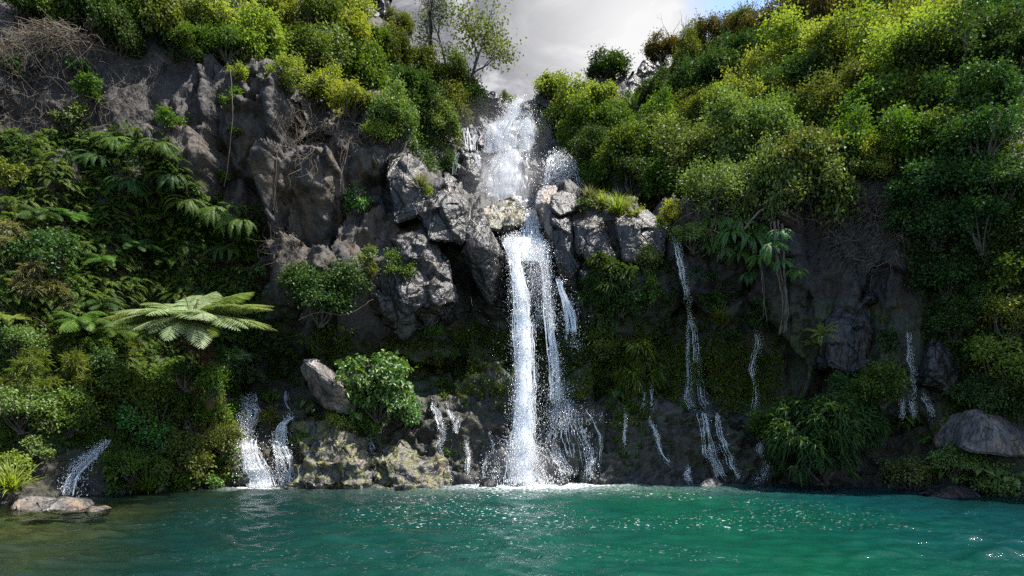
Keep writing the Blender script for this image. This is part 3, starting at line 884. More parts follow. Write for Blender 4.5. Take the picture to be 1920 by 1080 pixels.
# upper left slope
for a in [
    ('D', 40, 5, 90, 'dark bush at the top edge in the far upper left corner'),
    ('G', 120, 0, 100, 'green bush at the top edge above the sagging root mat'),
    ('D', 190, 25, 100, 'dark sparse bush between root mat and green top edge bush'),
    ('D', 240, 70, 80, 'dark sprig bush over the bare earth left of the buttress'),
    ('B', 148, 120, 50, 'bright sprig on the earth bank right of the root mat'),
    ('G', 155, 165, 60, 'green creeper sprig under the bright one on the earth bank'),
    ('P', 130, 215, 70, 'pale fern-like sprig at the foot of the earth bank'),
    ('G', 315, 215, 60, 'green creeper in the corner left of the buttress'),
    ('D', 20, 120, 50, 'little dark sprig by the left edge under the root mat'),
    ('G', 360, 75, 70, 'green bush at the left shoulder of the buttress summit'),
    ('Y', 450, 130, 50, 'tiny yellow sprig on the lip of the buttress'),
    ('O', 335, 35, 120, 'sparse olive bush hanging over the bare roots at the top edge'),
    ('G', 270, 15, 110, 'green bush at the top edge above the dry root tangle'),
    ('Y', 405, 25, 120, 'yellow-green bush at the top edge straight above the tall buttress'),
    ('Y', 480, 62, 105, 'bright yellow-green bush on the flat summit of the buttress'),
    ('G', 430, 80, 90, 'small green bush on the left end of the buttress summit'),
    ('Y', 520, 15, 130, 'yellow-green bush at the top edge above the buttress right shoulder'),
    ('G', 560, 95, 130, 'leafy green bush just right of the buttress summit'),
    ('P', 620, 105, 120, 'pale green bush amid yellow ones on the upper left slope'),
    ('G', 590, 30, 130, 'green bush at the top edge midway along the left slope'),
    ('Y', 540, 140, 85, 'yellow-green bush drooping over the cliff edge by hanging roots'),
    ('Y', 640, 70, 110, 'tall yellow-green bush left of the dark outcrop'),
    ('Y', 655, 15, 90, 'yellow-green bush against the left side of the dark outcrop'),
    ('Y', 612, 165, 95, 'yellow-green bush on the cliff brow above the tan rock face'),
    ('G', 680, 130, 105, 'full green bush below the dark outcrop'),
    ('Y', 665, 185, 95, 'large yellow-green bush at the low end of the brow'),
    ('O', 735, 88, 75, 'golden olive bush directly under the dark outcrop'),
    ('G', 698, 78, 70, 'green bush squeezed against the foot of the dark outcrop'),
    ('P', 735, 205, 95, 'pale green bush in the gully mouth beside the brow'),
    ('Y', 715, 245, 70, 'small yellow bush trailing at the tip of the left brow'),
    ('D', 760, 165, 100, 'dark shaded bush in the gully left of the upper falls'),
    ('P', 822, 220, 80, 'rounded pale bush standing alone in the shaded gully'),
    ('G', 832, 150, 100, 'broad green bush beneath the bare skyline tree'),
    ('O', 785, 125, 70, 'olive bush under the dead crooked snag'),
    ('G', 872, 175, 80, 'green bush under the airy skyline tree'),
    ('O', 845, 195, 80, 'dull olive bush right above the small left-hand upper fall'),
    ('D', 790, 190, 90, 'dark bush in deep shade behind the pale gully bush'),
    ('D', 890, 195, 70, 'dark little bush at the left lip of the upper falls'),
]:
    L(*a, GL)
put('tree0', 'O', 872, 95, 130, 'airy olive tree leaning over the sky left of the upper falls', 'tree', 'tree', h=190, D=45)
put('tree0', 'G', 838, 60, 110, 'second airy tree with sparse leaves between the leafless tree and the leaning one', 'tree', 'tree', h=130, D=46, rz=2.6)
put('bare', None, 805, 55, 110, 'leafless fine branched tree on the skyline between two leafy crowns', 'bare_tree', 'tree', h=160, D=45)
put('snag', None, 768, 70, 50, 'dark crooked dead snag on the skyline beside the golden olive bush', 'dead_tree', 'tree', h=110, D=44)
put('tree1', 'O', 738, 40, 70, 'thin leafy sapling on the skyline just right of the dark outcrop', 'tree', 'tree', h=80, D=47.5)
# around the upper falls
for a in [
    ('Y', 1030, 175, 75, 'yellow-green bush at the right lip of the upper falls'),
    ('Y', 1075, 195, 90, 'bright yellow-green bush with long leaves right of the upper falls'),
    ('Y', 1125, 195, 75, 'yellow bush with orange tips below the low skyline rock'),
    ('D', 1045, 230, 75, 'dark bush hugging the right side of the upper falls'),
    ('G', 1095, 235, 95, 'green bush under the long leaved yellow one'),
    ('G', 1150, 225, 95, 'green bush below the skyline rocks left of the agave'),
    ('D', 1110, 270, 95, 'dark shaded bush right above the umbrella-shaped spout'),
    ('G', 1165, 280, 90, 'dull green bush on the slope left of the white root sprays'),
    ('G', 1235, 215, 90, 'green bush right of the spiky agave'),
    ('P', 1250, 260, 90, 'pale green bush on the slope between agave and the big olive trees'),
    ('D', 1205, 250, 80, 'dark bush beneath the spiky agave'),
    ('D', 1190, 330, 90, 'dark green bush in shade above the grassy ledge'),
    ('G', 1130, 330, 80, 'dim green bush behind the umbrella-shaped spout'),
    ('Y', 960, 188, 22, 'tiny dark green shrub standing in the crest of the upper falls'),
    ('G', 945, 183, 26, 'tiny bright shrub left of the crest of the upper falls'),
    ('D', 1230, 170, 80, 'dark bush behind the agave under the tallest skyline rock'),
    ('D', 1290, 150, 90, 'dark bush on the shaded upper right slope'),
    ('D', 1240, 300, 90, 'dark leafy bush behind the pale shrub over the grassy ledge'),
]:
    L(*a, GU)
put('tree1', 'D', 1128, 118, 105, 'leafy little tree on the skyline right of the cloud glow', 'tree', 'tree', h=105, D=48.5)
put('tree1', 'R', 1238, 82, 110, 'dark brownish shrub tree on the skyline above the tallest rock', 'tree', 'tree', h=85, D=49)
put('agave', 'P', 1187, 188, 46, 'spiky blue green agave on the slope below the skyline rocks', 'agave', 'agave', h=70)
put('tuft', 'Y', 1072, 200, 60, 'tall yellow grass clump right of the upper falls', 'grass_clump', 'grass')
# right hillside
for a in [
    ('O', 1300, 95, 90, 'olive bush on the right skyline just right of the brownish shrub tree'),
    ('R', 1345, 75, 90, 'russet bush on the right skyline under bare twigs'),
    ('O', 1380, 60, 90, 'golden olive bush on the skyline below the blue gap'),
    ('R', 1425, 55, 80, 'russet bush below the leafless thicket at the blue gap'),
    ('R', 1500, 25, 120, 'reddish brown bush at the top edge right of the blue gap'),
    ('R', 1585, 15, 130, 'reddish brown bush at the top edge in the middle of the right slope'),
    ('R', 1560, 45, 100, 'russet bush between yellow trees and the top edge'),
    ('O', 1650, 25, 110, 'olive brown bush at the top edge left of the bright tree'),
    ('D', 1340, 130, 110, 'dark shaded bush under the russet skyline bushes'),
    ('D', 1410, 105, 100, 'dark bush in the shaded band left of the yellow tree'),
    ('D', 1620, 55, 100, 'dark bush in the gap between russet and yellow crowns'),
    ('Y', 1490, 100, 150, 'tall bright yellow-green tree-like bush with billowing top'),
    ('Y', 1445, 130, 110, 'yellow-green bush on the left flank of the billowing one'),
    ('Y', 1590, 75, 170, 'broadest bright yellow-green crown high on the right hillside'),
    ('Y', 1640, 110, 120, 'yellow-green bush right of the broadest bright crown'),
    ('Y', 1545, 120, 130, 'yellow-green crown filling the dip between the two brightest'),
    ('Y', 1710, 55, 130, 'light yellow-green bush at upper right under dark branches'),
    ('Y', 1770, 35, 120, 'yellow bush at the top edge near the upper right corner'),
    ('B', 1870, 30, 140, 'vivid pure green bush in the upper right corner'),
    ('Y', 1400, 175, 120, 'yellow-green bush on the descending left edge of the bright grove'),
    ('Y', 1355, 205, 110, 'yellow-green bush lower down the grove edge'),
    ('O', 1300, 195, 80, 'golden brown bush at the lower left end of the bright grove'),
    ('O', 1310, 225, 110, 'olive yellow bush above the big grey green crown'),
    ('Y', 1275, 255, 80, 'small yellow bush at the tip of the bright grove'),
    ('Y', 1450, 200, 120, 'yellow-green bush left of the dark hollow tree'),
    ('D', 1500, 160, 130, 'dark hollow crowned tree amid the bright grove'),
    ('O', 1620, 160, 130, 'olive bush under the broadest bright crown'),
    ('O', 1680, 130, 120, 'olive yellow bush mid slope under the dark branches'),
    ('O', 1740, 110, 120, 'olive bush below the yellow upper right bushes'),
    ('D', 1810, 90, 120, 'dark bush left of the vivid corner bush'),
    ('D', 1880, 110, 110, 'dark bush hanging below the vivid corner bush'),
    ('P', 1310, 295, 190, 'wide grey green crown with pale glints over the right brow'),
    ('P', 1395, 250, 160, 'pale green layered crown above the wide grey green one'),
    ('G', 1255, 345, 100, 'green bush at the left foot of the wide grey green crown'),
    ('P', 1450, 270, 150, 'pale green crown in the centre of the right hillside'),
    ('G', 1490, 225, 110, 'mid green bush under the dark hollow tree'),
    ('O', 1560, 205, 130, 'olive bush in the centre of the right hillside'),
    ('G', 1630, 215, 130, 'green bush right of the hillside centre'),
    ('O', 1690, 195, 120, 'olive green bush scattered with yellow leaves'),
    ('G', 1760, 180, 130, 'green bush mid slope below the dark branches'),
    ('D', 1840, 175, 130, 'dark green bush at the right edge below the hollow'),
    ('P', 1350, 340, 160, 'grey green crown overhanging the brow above bent branch'),
    ('P', 1430, 340, 150, 'pale leaved crown drooping over the hanging ferns'),
    ('O', 1505, 290, 130, 'flat topped olive crown over the dark root tangle'),
    ('P', 1525, 330, 140, 'spreading grey green bough over the root tangle'),
    ('G', 1590, 275, 130, 'green bush over the dark hollow right of the olive flat crown'),
    ('Y', 1645, 285, 90, 'feathery light green bush at the edge of the bare rock'),
    ('G', 1700, 255, 130, 'green bush above the feathery light one'),
    ('G', 1770, 250, 130, 'leafy green bush spilling down the right wall'),
    ('D', 1850, 250, 140, 'dark green bush at the right edge mid height'),
    ('D', 1560, 330, 90, 'small dark bush in the hollow behind the spreading bough'),
]:
    L(*a, GR)
put('tree2', 'D', 1800, 95, 170, 'dark branched tree leaning across the upper right slope', 'tree', 'tree', GR, h=190)
put('tree2', 'Y', 1725, 110, 150, 'open yellow tree with visible dark trunk on the upper right slope', 'tree', 'tree', GR, h=180)
put('tree2', 'D', 1480, 165, 110, 'slender dark trunked tree in front of the billowing yellow bush', 'tree', 'tree', GR, h=130)
for px, py, hh, lb in [(1450, 22, 70, 'leafless twig thicket against the blue gap'), (1370, 40, 60, 'leafless twigs rising from the russet skyline bush'), (1400, 12, 60, 'sparse bare twigs at the edge of the white cloud'), (1265, 60, 80, 'tall bare twigs above the brownish skyline shrub tree'), (1290, 70, 60, 'short bare twigs on the skyline beside the olive bush')]:
    put('twigs', None, px, py, hh, lb, 'bare_shrub', 'shrub', 'leafless shrubs on the right skyline', h=hh, D=49)
# right wall
for a in [
    ('D', 1730, 345, 120, 'dark leafy bush at the top right corner of the bare rock'),
    ('D', 1810, 325, 120, 'dark bush right of the feathery light bush on the wall'),
    ('D', 1880, 335, 120, 'dark bush at the right edge of the wall at mid height'),
    ('D', 1690, 420, 70, 'small dark shrub clinging beside the grey rock and roots'),
    ('D', 1760, 415, 110, 'dark trailing shrub on the right wall below the corner bush'),
    ('D', 1845, 415, 130, 'dark broad shrub on the right wall near the edge'),
    ('D', 1780, 510, 110, 'dark shrub above the stack of wet blocks'),
    ('D', 1840, 560, 90, 'dark shrub left of the bright edge bush'),
    ('G', 1895, 510, 90, 'green bush catching light at the right edge, uppermost of three'),
    ('Y', 1890, 590, 110, 'yellow-green bush at the right edge, middle of three'),
    ('Y', 1875, 675, 130, 'yellow-green bush low at the right edge behind the boulder'),
    ('D', 1835, 735, 100, 'dark leafy shrub right behind the big right boulder'),
    ('D', 1790, 600, 90, 'dark shrub hanging over the wet block stack'),
    ('D', 1665, 640, 55, 'dark mossy tuft of leaves beside the scarred slab'),
    ('G', 1655, 715, 110, 'green bush behind the big bamboo shrub'),
    ('D', 1600, 735, 100, 'dark leafy bush on the shoulder of the bamboo shrub'),
    ('G', 1425, 800, 60, 'light green leafy sprig bush at the left end of the bamboo shrub'),
    ('G', 1465, 790, 110, 'green small leaved bush merged in the left of the bamboo shrub'),
    ('P', 1715, 890, 100, 'pale small leaved shrub at the water left of the taro clump'),
    ('P', 1790, 855, 90, 'pale shrub in front of the big right boulder'),
    ('P', 1860, 900, 110, 'pale shrub at the right edge by the water'),
    ('G', 1770, 800, 60, 'yellow-green leafy sprig left of the big right boulder'),
]:
    L(*a, GW)
put('bamboo0', 'D', 1545, 815, 215, 'big rounded bamboo-leaved shrub drooping to the water at right', 'shrub', 'shrub', fwd=.8)
put('bamboo0', 'D', 1600, 800, 130, 'right-hand flank shrub of bamboo leaves beside the taro', 'shrub', 'shrub', fwd=.8)
put('bamboo0', 'D', 1490, 850, 120, 'lower bamboo-leaved shrub touching the dark water', 'shrub', 'shrub', fwd=.8)
for k, (px, py, w_, mt, lb) in enumerate([(1700, 790, 90, 'G', 'big leaved taro behind the right bank shrubs'), (1660, 810, 80, 'D', 'shaded taro beside the bamboo shrub'), (1740, 820, 60, 'B', 'yellow-green taro just left of the right boulder'),
                                     (1830, 880, 100, 'P', 'large pale taro leaves below the right boulder'), (1770, 880, 90, 'P', 'taro clump amid pale shrubs at the right waterline'), (1895, 890, 80, 'P', 'taro at the right edge beside the water'),
                                     (580, 762, 62, 'P', 'heart leaved taro in front of the leaning boulder'), (545, 690, 60, 'D', 'shaded dark taro behind the leaning boulder'), (1155, 738, 55, 'D', 'dim taro at the foot of the right recess'), (1345, 735, 60, 'D', 'dim taro between the tall thin falls'),
                                     (215, 885, 70, 'G', 'broad leaved taro beside the left slide of water'), (1880, 840, 70, 'G', 'taro leaning against the right boulder')]):
    put('taro%d' % (k % 2), mt, px, py, w_ * .62, lb, 'taro', 'taro plant', 'taro plants', fwd=.5)
# lower cliff
for a in [
    ('D', 600, 555, 125, 'spreading dim green shrub on the cliff foot right of the tree fern'),
    ('D', 655, 530, 110, 'dark shrub in the shadow under the tan rock face'),
    ('D', 560, 520, 90, 'dark shrub above the spreading dim one'),
    ('G', 745, 500, 80, 'bright flat spray bush jutting from the blue grey block'),
    ('P', 690, 478, 50, 'small lit sprig bush left of the bright flat spray'),
    ('B', 678, 378, 62, 'flat green sprig growing from the tan rock face'),
    ('G', 435, 182, 55, 'green sprig shrub on the face of the tall buttress'),
    ('G', 440, 240, 35, 'little trailing sprig beneath the buttress shrub'),
    ('G', 415, 325, 40, 'little sprig low on the buttress face'),
    ('P', 1225, 435, 80, 'pale green shrub hanging left of the tall thin fall'),
    ('P', 1210, 480, 70, 'pale drooping shrub below the other left of the thin fall'),
    ('P', 1300, 440, 75, 'pale leaved shrub between thin fall and hanging ferns'),
    ('D', 1165, 565, 70, 'dark shrub trailing under the bamboo-leaved cliff clump'),
    ('D', 1130, 600, 70, 'dark creeper shrub low on the rock right of the plunge'),
    ('G', 1130, 640, 80, 'mossy green shrub in the right recess'),
    ('G', 1215, 545, 60, 'dull green shrub at mid wall left of the thin fall'),
    ('D', 1335, 555, 60, 'dark shrub right of the tall thin fall'),
    ('D', 1430, 590, 70, 'dark creeper shrub behind the hanging roots'),
    ('P', 1100, 375, 50, 'small pale shrub on the sunlit ledge near the square block'),
    ('Y', 1262, 405, 66, 'bright yellow shrub cushion over the brow beside the pale crowns'),
    ('Y', 800, 360, 30, 'dry yellow bush in the cleft of the left cliff'),
    ('O', 700, 505, 40, 'olive sprig on the edge of the blue grey block'),
    ('G', 590, 790, 40, 'small cushion of green leaves atop the mossy mound'),
    ('Y', 628, 790, 55, 'bright yellow-green cushion bush below the leaning boulder'),
    ('Y', 645, 805, 50, 'round lit cushion bush on the mossy mound top'),
    ('G', 510, 740, 38, 'bright little bush between the twin cascades'),
    ('O', 505, 785, 48, 'mossy olive bush on rock between the twin cascades'),
    ('G', 555, 830, 50, 'small green bush on the left flank of the mossy mound'),
    ('G', 700, 795, 60, 'green bush at the skirt of the round glossy bush'),
]:
    L(*a, GC)
put('glossy', 'B', 712, 725, 150, 'round glossy bright green bush right of the leaning boulder', 'bush', 'bush', fwd=.8)
put('glossy', 'B', 748, 760, 90, 'lower right lobe bush of the round glossy bush', 'bush', 'bush', fwd=.8)
for px, py, w_, mt, lb in [(1140, 520, 95, 'D', 'bamboo-leaved clump on the cliff right of the grey pillar'), (1115, 545, 60, 'D', 'smaller bamboo-leaved clump hanging beside the grey pillar'), (1200, 690, 100, 'G', 'palm-like bamboo clump above the thin twin trickles'), (1225, 640, 50, 'D', 'grey green drooping clump at mid wall right of the plunge'), (1165, 690, 70, 'G', 'bamboo leaves left of the palm-like clump'), (800, 605, 60, 'G', 'bamboo-leaved clump dangling below the blue grey block')]:
    put('bamboo1', mt, px, py, w_, lb, 'shrub', 'shrub', GC)
for k, (px, py, w_, mt, lb) in enumerate([(1372, 455, 100, 'B', 'left part of the bright hanging ferns under the right brow'), (1410, 465, 110, 'B', 'widest clump of bright hanging ferns under the right brow'), (1445, 478, 90, 'B', 'right end of the bright hanging ferns beside the root strands'), (1345, 460, 80, 'F', 'hanging fern next to the pale leaved shrub'), (1425, 500, 80, 'F', 'lower hanging fern trailing in front of the root strands'), (1492, 520, 60, 'F', 'separate light hanging fern right of the root strands'),
                                     (400, 420, 110, 'F', 'hanging ferns under the foot of the tall buttress'), (450, 440, 100, 'F', 'hanging ferns right of those under the buttress'), (350, 400, 90, 'F', 'hanging ferns on the left wall under the buttress'), (420, 490, 90, 'D', 'dark hanging ferns above the tree fern'),
                                     (215, 290, 100, 'F', 'long strap-like hanging ferns high on the left wall'), (260, 300, 100, 'F', 'long hanging ferns next to the strap-like ones'), (300, 290, 80, 'F', 'hanging ferns in the corner beside the buttress'), (180, 320, 90, 'D', 'dark hanging ferns left of the strap-like ones'), (240, 370, 100, 'D', 'dark hanging ferns below the long ones'), (320, 350, 80, 'D', 'dark hanging ferns under the buttress left edge')]):
    put('hang%d' % (k % 2), mt, px, py, w_ * (.62 if k < 6 else .72), lb, 'fern', 'fern', 'hanging ferns', fwd=(1.0 if k < 6 else .5))
put('fern0', 'Y', 1540, 618, 62, 'yellow-green fern tuft on the right wall left of the scarred slab', 'fern', 'fern', fwd=.6)
put('fern1', 'Y', 1525, 640, 40, 'small yellow-green fern under the larger yellow tuft', 'fern', 'fern', fwd=.6)
for px, py, w_, mt, lb in [(1352, 595, 60, 'O', 'domed olive grass tussock beside the tall thin fall'), (1160, 385, 60, 'Y', 'bright grass tuft on the ledge above the dark slab'), (1130, 375, 45, 'Y', 'grass tuft on the sunlit ledge left of another'), (790, 340, 45, 'S', 'dry straw tuft in the cleft of the left cliff'), (1105, 362, 40, 'S', 'straw coloured tuft behind the square block'), (880, 470, 26, 'S', 'dry hanging tuft left of the pointed block'), (280, 905, 75, 'G', 'long green grass at the left waterline'), (20, 900, 95, 'Y', 'yellow-green grass at the left edge of the shore'), (625, 770, 34, 'Y', 'spiky light rosette under the leaning boulder'), (770, 590, 34, 'O', 'round olive moss tuft on the blue grey block')]:
    put('tuft', mt, px, py, w_, lb, 'grass_tuft', 'grass', 'grass tufts', fwd=.6)
for k, (px, py, w_, lb) in enumerate([(1335, 430, 60, 'hanging fern highest at the left of the bright fern curtain'), (1360, 425, 60, 'hanging fern at the top of the bright curtain under grey bough'), (1390, 432, 64, 'hanging fern in the upper middle of the bright curtain'), (1420, 440, 60, 'hanging fern at the upper right of the bright curtain'), (1460, 450, 56, 'hanging fern where the bright curtain meets the root strands'), (1355, 480, 56, 'hanging fern at the lower left of the bright curtain'), (1385, 490, 60, 'hanging fern low in the middle of the bright curtain'), (1405, 525, 50, 'lowest hanging fern of the bright curtain'), (1465, 505, 50, 'hanging fern trailing over the pair of root strands'), (1330, 470, 46, 'little hanging fern beside the tall thin fall')]):
    put('hang%d' % (k % 2), 'B' if k % 3 else 'F', px, py, w_ * .8, lb, 'fern', 'fern', 'hanging ferns', fwd=1.0)
# left bank
for a in [
    ('Y', 12, 330, 70, 'yellow-green bush cut by the left edge at mid height'),
    ('D', 90, 470, 120, 'dark bush on the left wall above the dry reeds'),
    ('P', 40, 640, 90, 'pale green lit bush near the left edge under the reeds'),
    ('G', 110, 640, 80, 'green bush with yellow sprigs left of the lacy ferns'),
    ('P', 40, 760, 120, 'grey green lit bush low at the left edge'),
    ('G', 130, 770, 110, 'green bush above the brown earth slope'),
    ('G', 300, 760, 130, 'sunlit green bush below the tree fern'),
    ('G', 370, 770, 120, 'sunlit green bush left of the twin cascades'),
    ('B', 265, 800, 110, 'bright leafy bush above the left slide of water'),
    ('O', 420, 820, 80, 'olive mossy bush at the left edge of the twin cascades'),
    ('O', 350, 850, 110, 'golden olive mossy bush over the waterline rock'),
    ('G', 240, 730, 110, 'green bush beneath the lacy ferns'),
    ('D', 200, 690, 100, 'dark bush left of the tree fern trunk'),
    ('G', 330, 710, 90, 'green bush at the foot of the tree fern'),
    ('G', 345, 905, 60, 'small round green bush at the waterline'),
    ('B', 400, 905, 46, 'little bright bush at the waterline beside twin cascades'),
    ('G', 250, 870, 90, 'green bush over the shallows right of the slide'),
    ('G', 300, 890, 70, 'green bush beside the long waterline grass'),
    ('Y', 15, 870, 70, 'yellow-green bush at the left edge above the shore grass'),
    ('P', 80, 840, 60, 'pale sprig bush on the brown earth slope'),
        ('D', 430, 690, 80, 'dark bush right of the tree fern trunk'),
    ('D', 470, 640, 90, 'dark bush in the recess right of the tree fern crown'),
]:
    L(*a, GB, fwd=.5)
for k, (px, py, w_, mt, lb) in enumerate([(60, 520, 95, 'S', 'dry straw reeds on the left bank catching the sun'), (30, 450, 75, 'S', 'straw reeds at the left edge above others'), (110, 560, 70, 'S', 'reeds mixed with dead stalks left of the ferns'), (50, 700, 110, 'O', 'lit olive reeds at the left edge low down'), (150, 710, 110, 'O', 'lit olive reeds in the middle of the left bank'), (380, 730, 90, 'P', 'pale long leaved reed clump left of the twin cascades'), (405, 785, 80, 'Y', 'yellow long leaved clump beside the twin cascades'), (300, 830, 80, 'P', 'pale long leaved clump over the mossy bank'), (180, 660, 80, 'G', 'green reed clump under the lacy ferns')]):
    put('reed0', mt, px, py, w_, lb, 'reed', 'reeds', GB, fwd=.5)
for k, (px, py, w_, mt, lb) in enumerate([(150, 590, 110, 'F', 'lacy fern with broad fronds left of the tree fern'), (205, 610, 100, 'F', 'lacy fern nearest the tree fern on its left'), (185, 560, 90, 'D', 'shaded lacy fern above the other two'), (20, 590, 80, 'Y', 'bright lit lacy fern at the left edge'), (110, 440, 80, 'P', 'pale fern tips on the left wall above the reeds'), (140, 400, 80, 'F', 'fern high on the left wall under the hanging ones'), (440, 660, 90, 'T', 'pale drooping fern at the foot of the tree fern'), (470, 700, 70, 'P', 'pale fern fronds dangling above the twin cascades'), (70, 390, 90, 'D', 'dark fern on the left wall near the edge'), (250, 450, 100, 'D', 'dark fern in the middle of the left wall'), (200, 480, 90, 'F', 'green fern in the middle of the left wall'), (300, 480, 90, 'D', 'dark fern above the tree fern on the wall')]):
    put('lacefern', mt, px, py, w_, lb, 'fern', 'fern', 'lacy ferns on the left wall', fwd=.5)

L('D', 350, 700, 75, 'dark little bush directly under the tree fern crown', GB, D=23.3)
L('G', 402, 712, 80, 'green bush hiding the base of the tree fern trunk', GB, D=23.2)
L('D', 425, 668, 50, 'dark leafy bush tucked under the right of the tree fern crown', GB, D=23.4)
# ------------------------------------------------------------ the tree fern
tf = empty('tree_fern', P(392, 745, 24.2))
tag(tf, 'pale umbrella-shaped tree fern with brown fibrous trunk on the left bank', 'tree fern')
top = np.array(P(358, 598, 23.4)) - np.array(P(392, 745, 24.2))
tr = Acc()
tp = spline([(0, 0, -.4), top * .45 + np.array([.15, .1, 0]), top], 14)
tube(tr, tp, np.linspace(.13, .09, 14), 10)
tr.build('trunk', M['fibre'], tf, smooth=True)
sk = Acc()
for k in range(420):
    u = rng.uniform(.25, 1)
    b = tp[int(u * 13)]
    az = rng.uniform(0, 6.28)
    o2 = np.array([math.cos(az), math.sin(az), 0])
    l = rng.uniform(.3, .9)
    tube(sk, spline([b + o2 * .1, b + o2 * (.25 + .25 * l) + np.array([0, 0, .02]), b + o2 * (.3 + .3 * l) - np.array([0, 0, l])], 5), [.010, .008, .007, .005, .003], 3, rng.uniform())
for az, ln in ((2.9, 1.9), (3.3, 1.6), (3.7, 1.5), (-.3, 1.2), (-.9, 1.3), (-1.4, 1.2), (-.6, 1.5)):
    frond(sk, top - np.array([0, 0, .15]), az, ln, -.2, -1.3, 14, .12, False, .4)
sk.build('dead_frond_skirt', M['fibre'], tf)
for k in range(46):
    az = k / 46 * 2 * math.pi + rng.uniform(-.12, .12)
    fr_ = Acc()
    toward = -math.sin(az)                             # fronds towards the pool hang lower
    e0 = (.50, .28, .08)[k % 3] - .17 * toward + rng.uniform(-.16, .16)
    frond(fr_, top + np.array([math.cos(az), math.sin(az), 0]) * .06, az, rng.uniform(2.45, 3.1), e0, e0 - rng.uniform(.5, .8) - .12 * toward, 24, .24, True, rng.uniform(.2, .8), twist=rng.uniform(-.3, .3))
    fr_.build('frond', M['T'], tf)
for k in range(3):
    cr_ = Acc()
    az = rng.uniform(0, 6.28)
    a = top + np.array([.12 * math.cos(az), .12 * math.sin(az), 0])
    b = a + np.array([(.1, -.22, .25)[k], .1, (.75, .9, .6)[k]])
    tube(cr_, spline([a, (a + b) / 2 + np.array([.03, 0, .1]), b, b + np.array([.05, 0, -.06]), b + np.array([.01, 0, -.09])], 12), np.linspace(.022, .012, 12), 5)
    cr_.build('fiddlehead', M['fibre'], tf)

# ------------------------------------------------------------ hanging roots, dead wood
def strand(pts, r0, r1, label, name='hanging_root', mat='root', group='root strands on the right wall', n=24, wob=.05, extra=0):
    a = Acc()
    base = np.array([P(*q) for q in pts])
    p0 = base[0].copy()
    for k in range(1 + extra):
        q = spline(base - p0 + (rng.normal(size=(len(base), 3)) * .12 if k else 0), n)
        q[1:] += rng.normal(size=(n - 1, 3)) * wob * .25
        tube(a, q, np.linspace(r0, r1, n) * (1 if k == 0 else .6), 5, rng.uniform())
    o = a.build(name, M[mat])
    o.location = p0
    tag(o, label, name.replace('_', ' ').split()[-1], group)


strand([(1452, 415, 26.6), (1457, 500, 26.5), (1468, 570, 26.5), (1462, 625, 26.5)], .05, .02, 'thick root strand hanging between the bright ferns, left of a pair', extra=2)
strand([(1466, 420, 26.5), (1470, 500, 26.4), (1474, 560, 26.4), (1474, 620, 26.4)], .05, .02, 'thick root strand right beside the other, ending at the fern', extra=2)
strand([(1425, 470, 26.6), (1430, 540, 26.5), (1437, 600, 26.5)], .025, .01, 'thin root strand left of the thick pair', extra=1)
strand([(1290, 435, 28.3), (1330, 408, 28.2), (1370, 390, 28), (1410, 368, 27.6), (1440, 350, 27.4)], .09, .05, 'bare bent branch lying along the right brow', 'bent_branch', 'twig', None, wob=.06)
strand([(1395, 430, 26.8), (1420, 400, 26.8), (1445, 385, 26.8)], .05, .03, 'short grey branch over the bright hanging ferns', 'grey_branch', 'twig', None)
strand([(755, 233, 33), (768, 245, 33), (772, 262, 33), (766, 275, 33)], .05, .025, 'curved bleached dead stick in the gully above the layered shoulder', 'dead_stick', 'twig', None, extra=1)
strand([(513, 395, 27.6), (516, 340, 27.4), (522, 280, 27.6), (535, 250, 28)], .011, .007, 'thin pale hanging vine on the buttress right face', 'hanging_vine', 'root', 'vines on the left cliff', extra=2)
strand([(638, 360, 27), (640, 330, 27), (650, 290, 27.4), (655, 262, 28)], .011, .007, 'thin pale hanging vine before the tan rock face', 'hanging_vine', 'root', 'vines on the left cliff', extra=2)
strand([(432, 130, 27.6), (436, 200, 27.2), (430, 290, 27.2), (420, 350, 27.4)], .014, .01, 'green trailing vine down the middle of the buttress', 'hanging_vine', 'root', 'vines on the left cliff')
strand([(560, 600, 26.5), (600, 585, 26.5), (650, 590, 26.8), (700, 560, 27)], .02, .01, 'thin pale dead branch under the spreading dim shrub', 'dead_branch', 'twig', None)
strand([(225, 668, 23.5), (290, 665, 23.5), (345, 640, 23.4), (362, 610, 23.4)], .025, .012, 'dead brown frond stalk reaching left under the tree fern', 'dead_stalk', 'fibre', None)
mb = Acc()
for k in range(260):                                    # mat of dry roots hanging at the far upper left
    u = rng.uniform()
    b = P(-10 + 160 * u, 105 - 45 * math.sin(u * 2.2) + rng.normal() * 8, 25.2 + rng.normal() * .25)
    tube(mb, spline([b, b + rng.normal(size=3) * np.array([.5, .3, .2]), b + rng.normal(size=3) * np.array([.7, .3, .3]) - np.array([0, 0, rng.uniform(.1, 1.6) if k % 3 == 0 else .1])], 8), np.linspace(.012, .005, 8), 3, rng.uniform())
o = mb.build('root_mat', M['twig'])
tag(o, 'tan mat of dry roots sagging across the far upper left', 'roots')
# ------------------------------------------------------------ undergrowth masses (uncountable): leaf clumps spread over the slopes
def inside(poly, n):
    poly = np.array(poly, float)
    lo, hi = poly.min(0), poly.max(0)
    out = []
    while len(out) < n:
        q = rng.uniform(lo, hi)
        c = False
        j = len(poly) - 1
        for i in range(len(poly)):
            if (poly[i, 1] > q[1]) != (poly[j, 1] > q[1]) and q[0] < (poly[j, 0] - poly[i, 0]) * (q[1] - poly[i, 1]) / (poly[j, 1] - poly[i, 1]) + poly[i, 0]:
                c = not c
            j = i
        if c:
            out.append(q)
    return np.array(out)


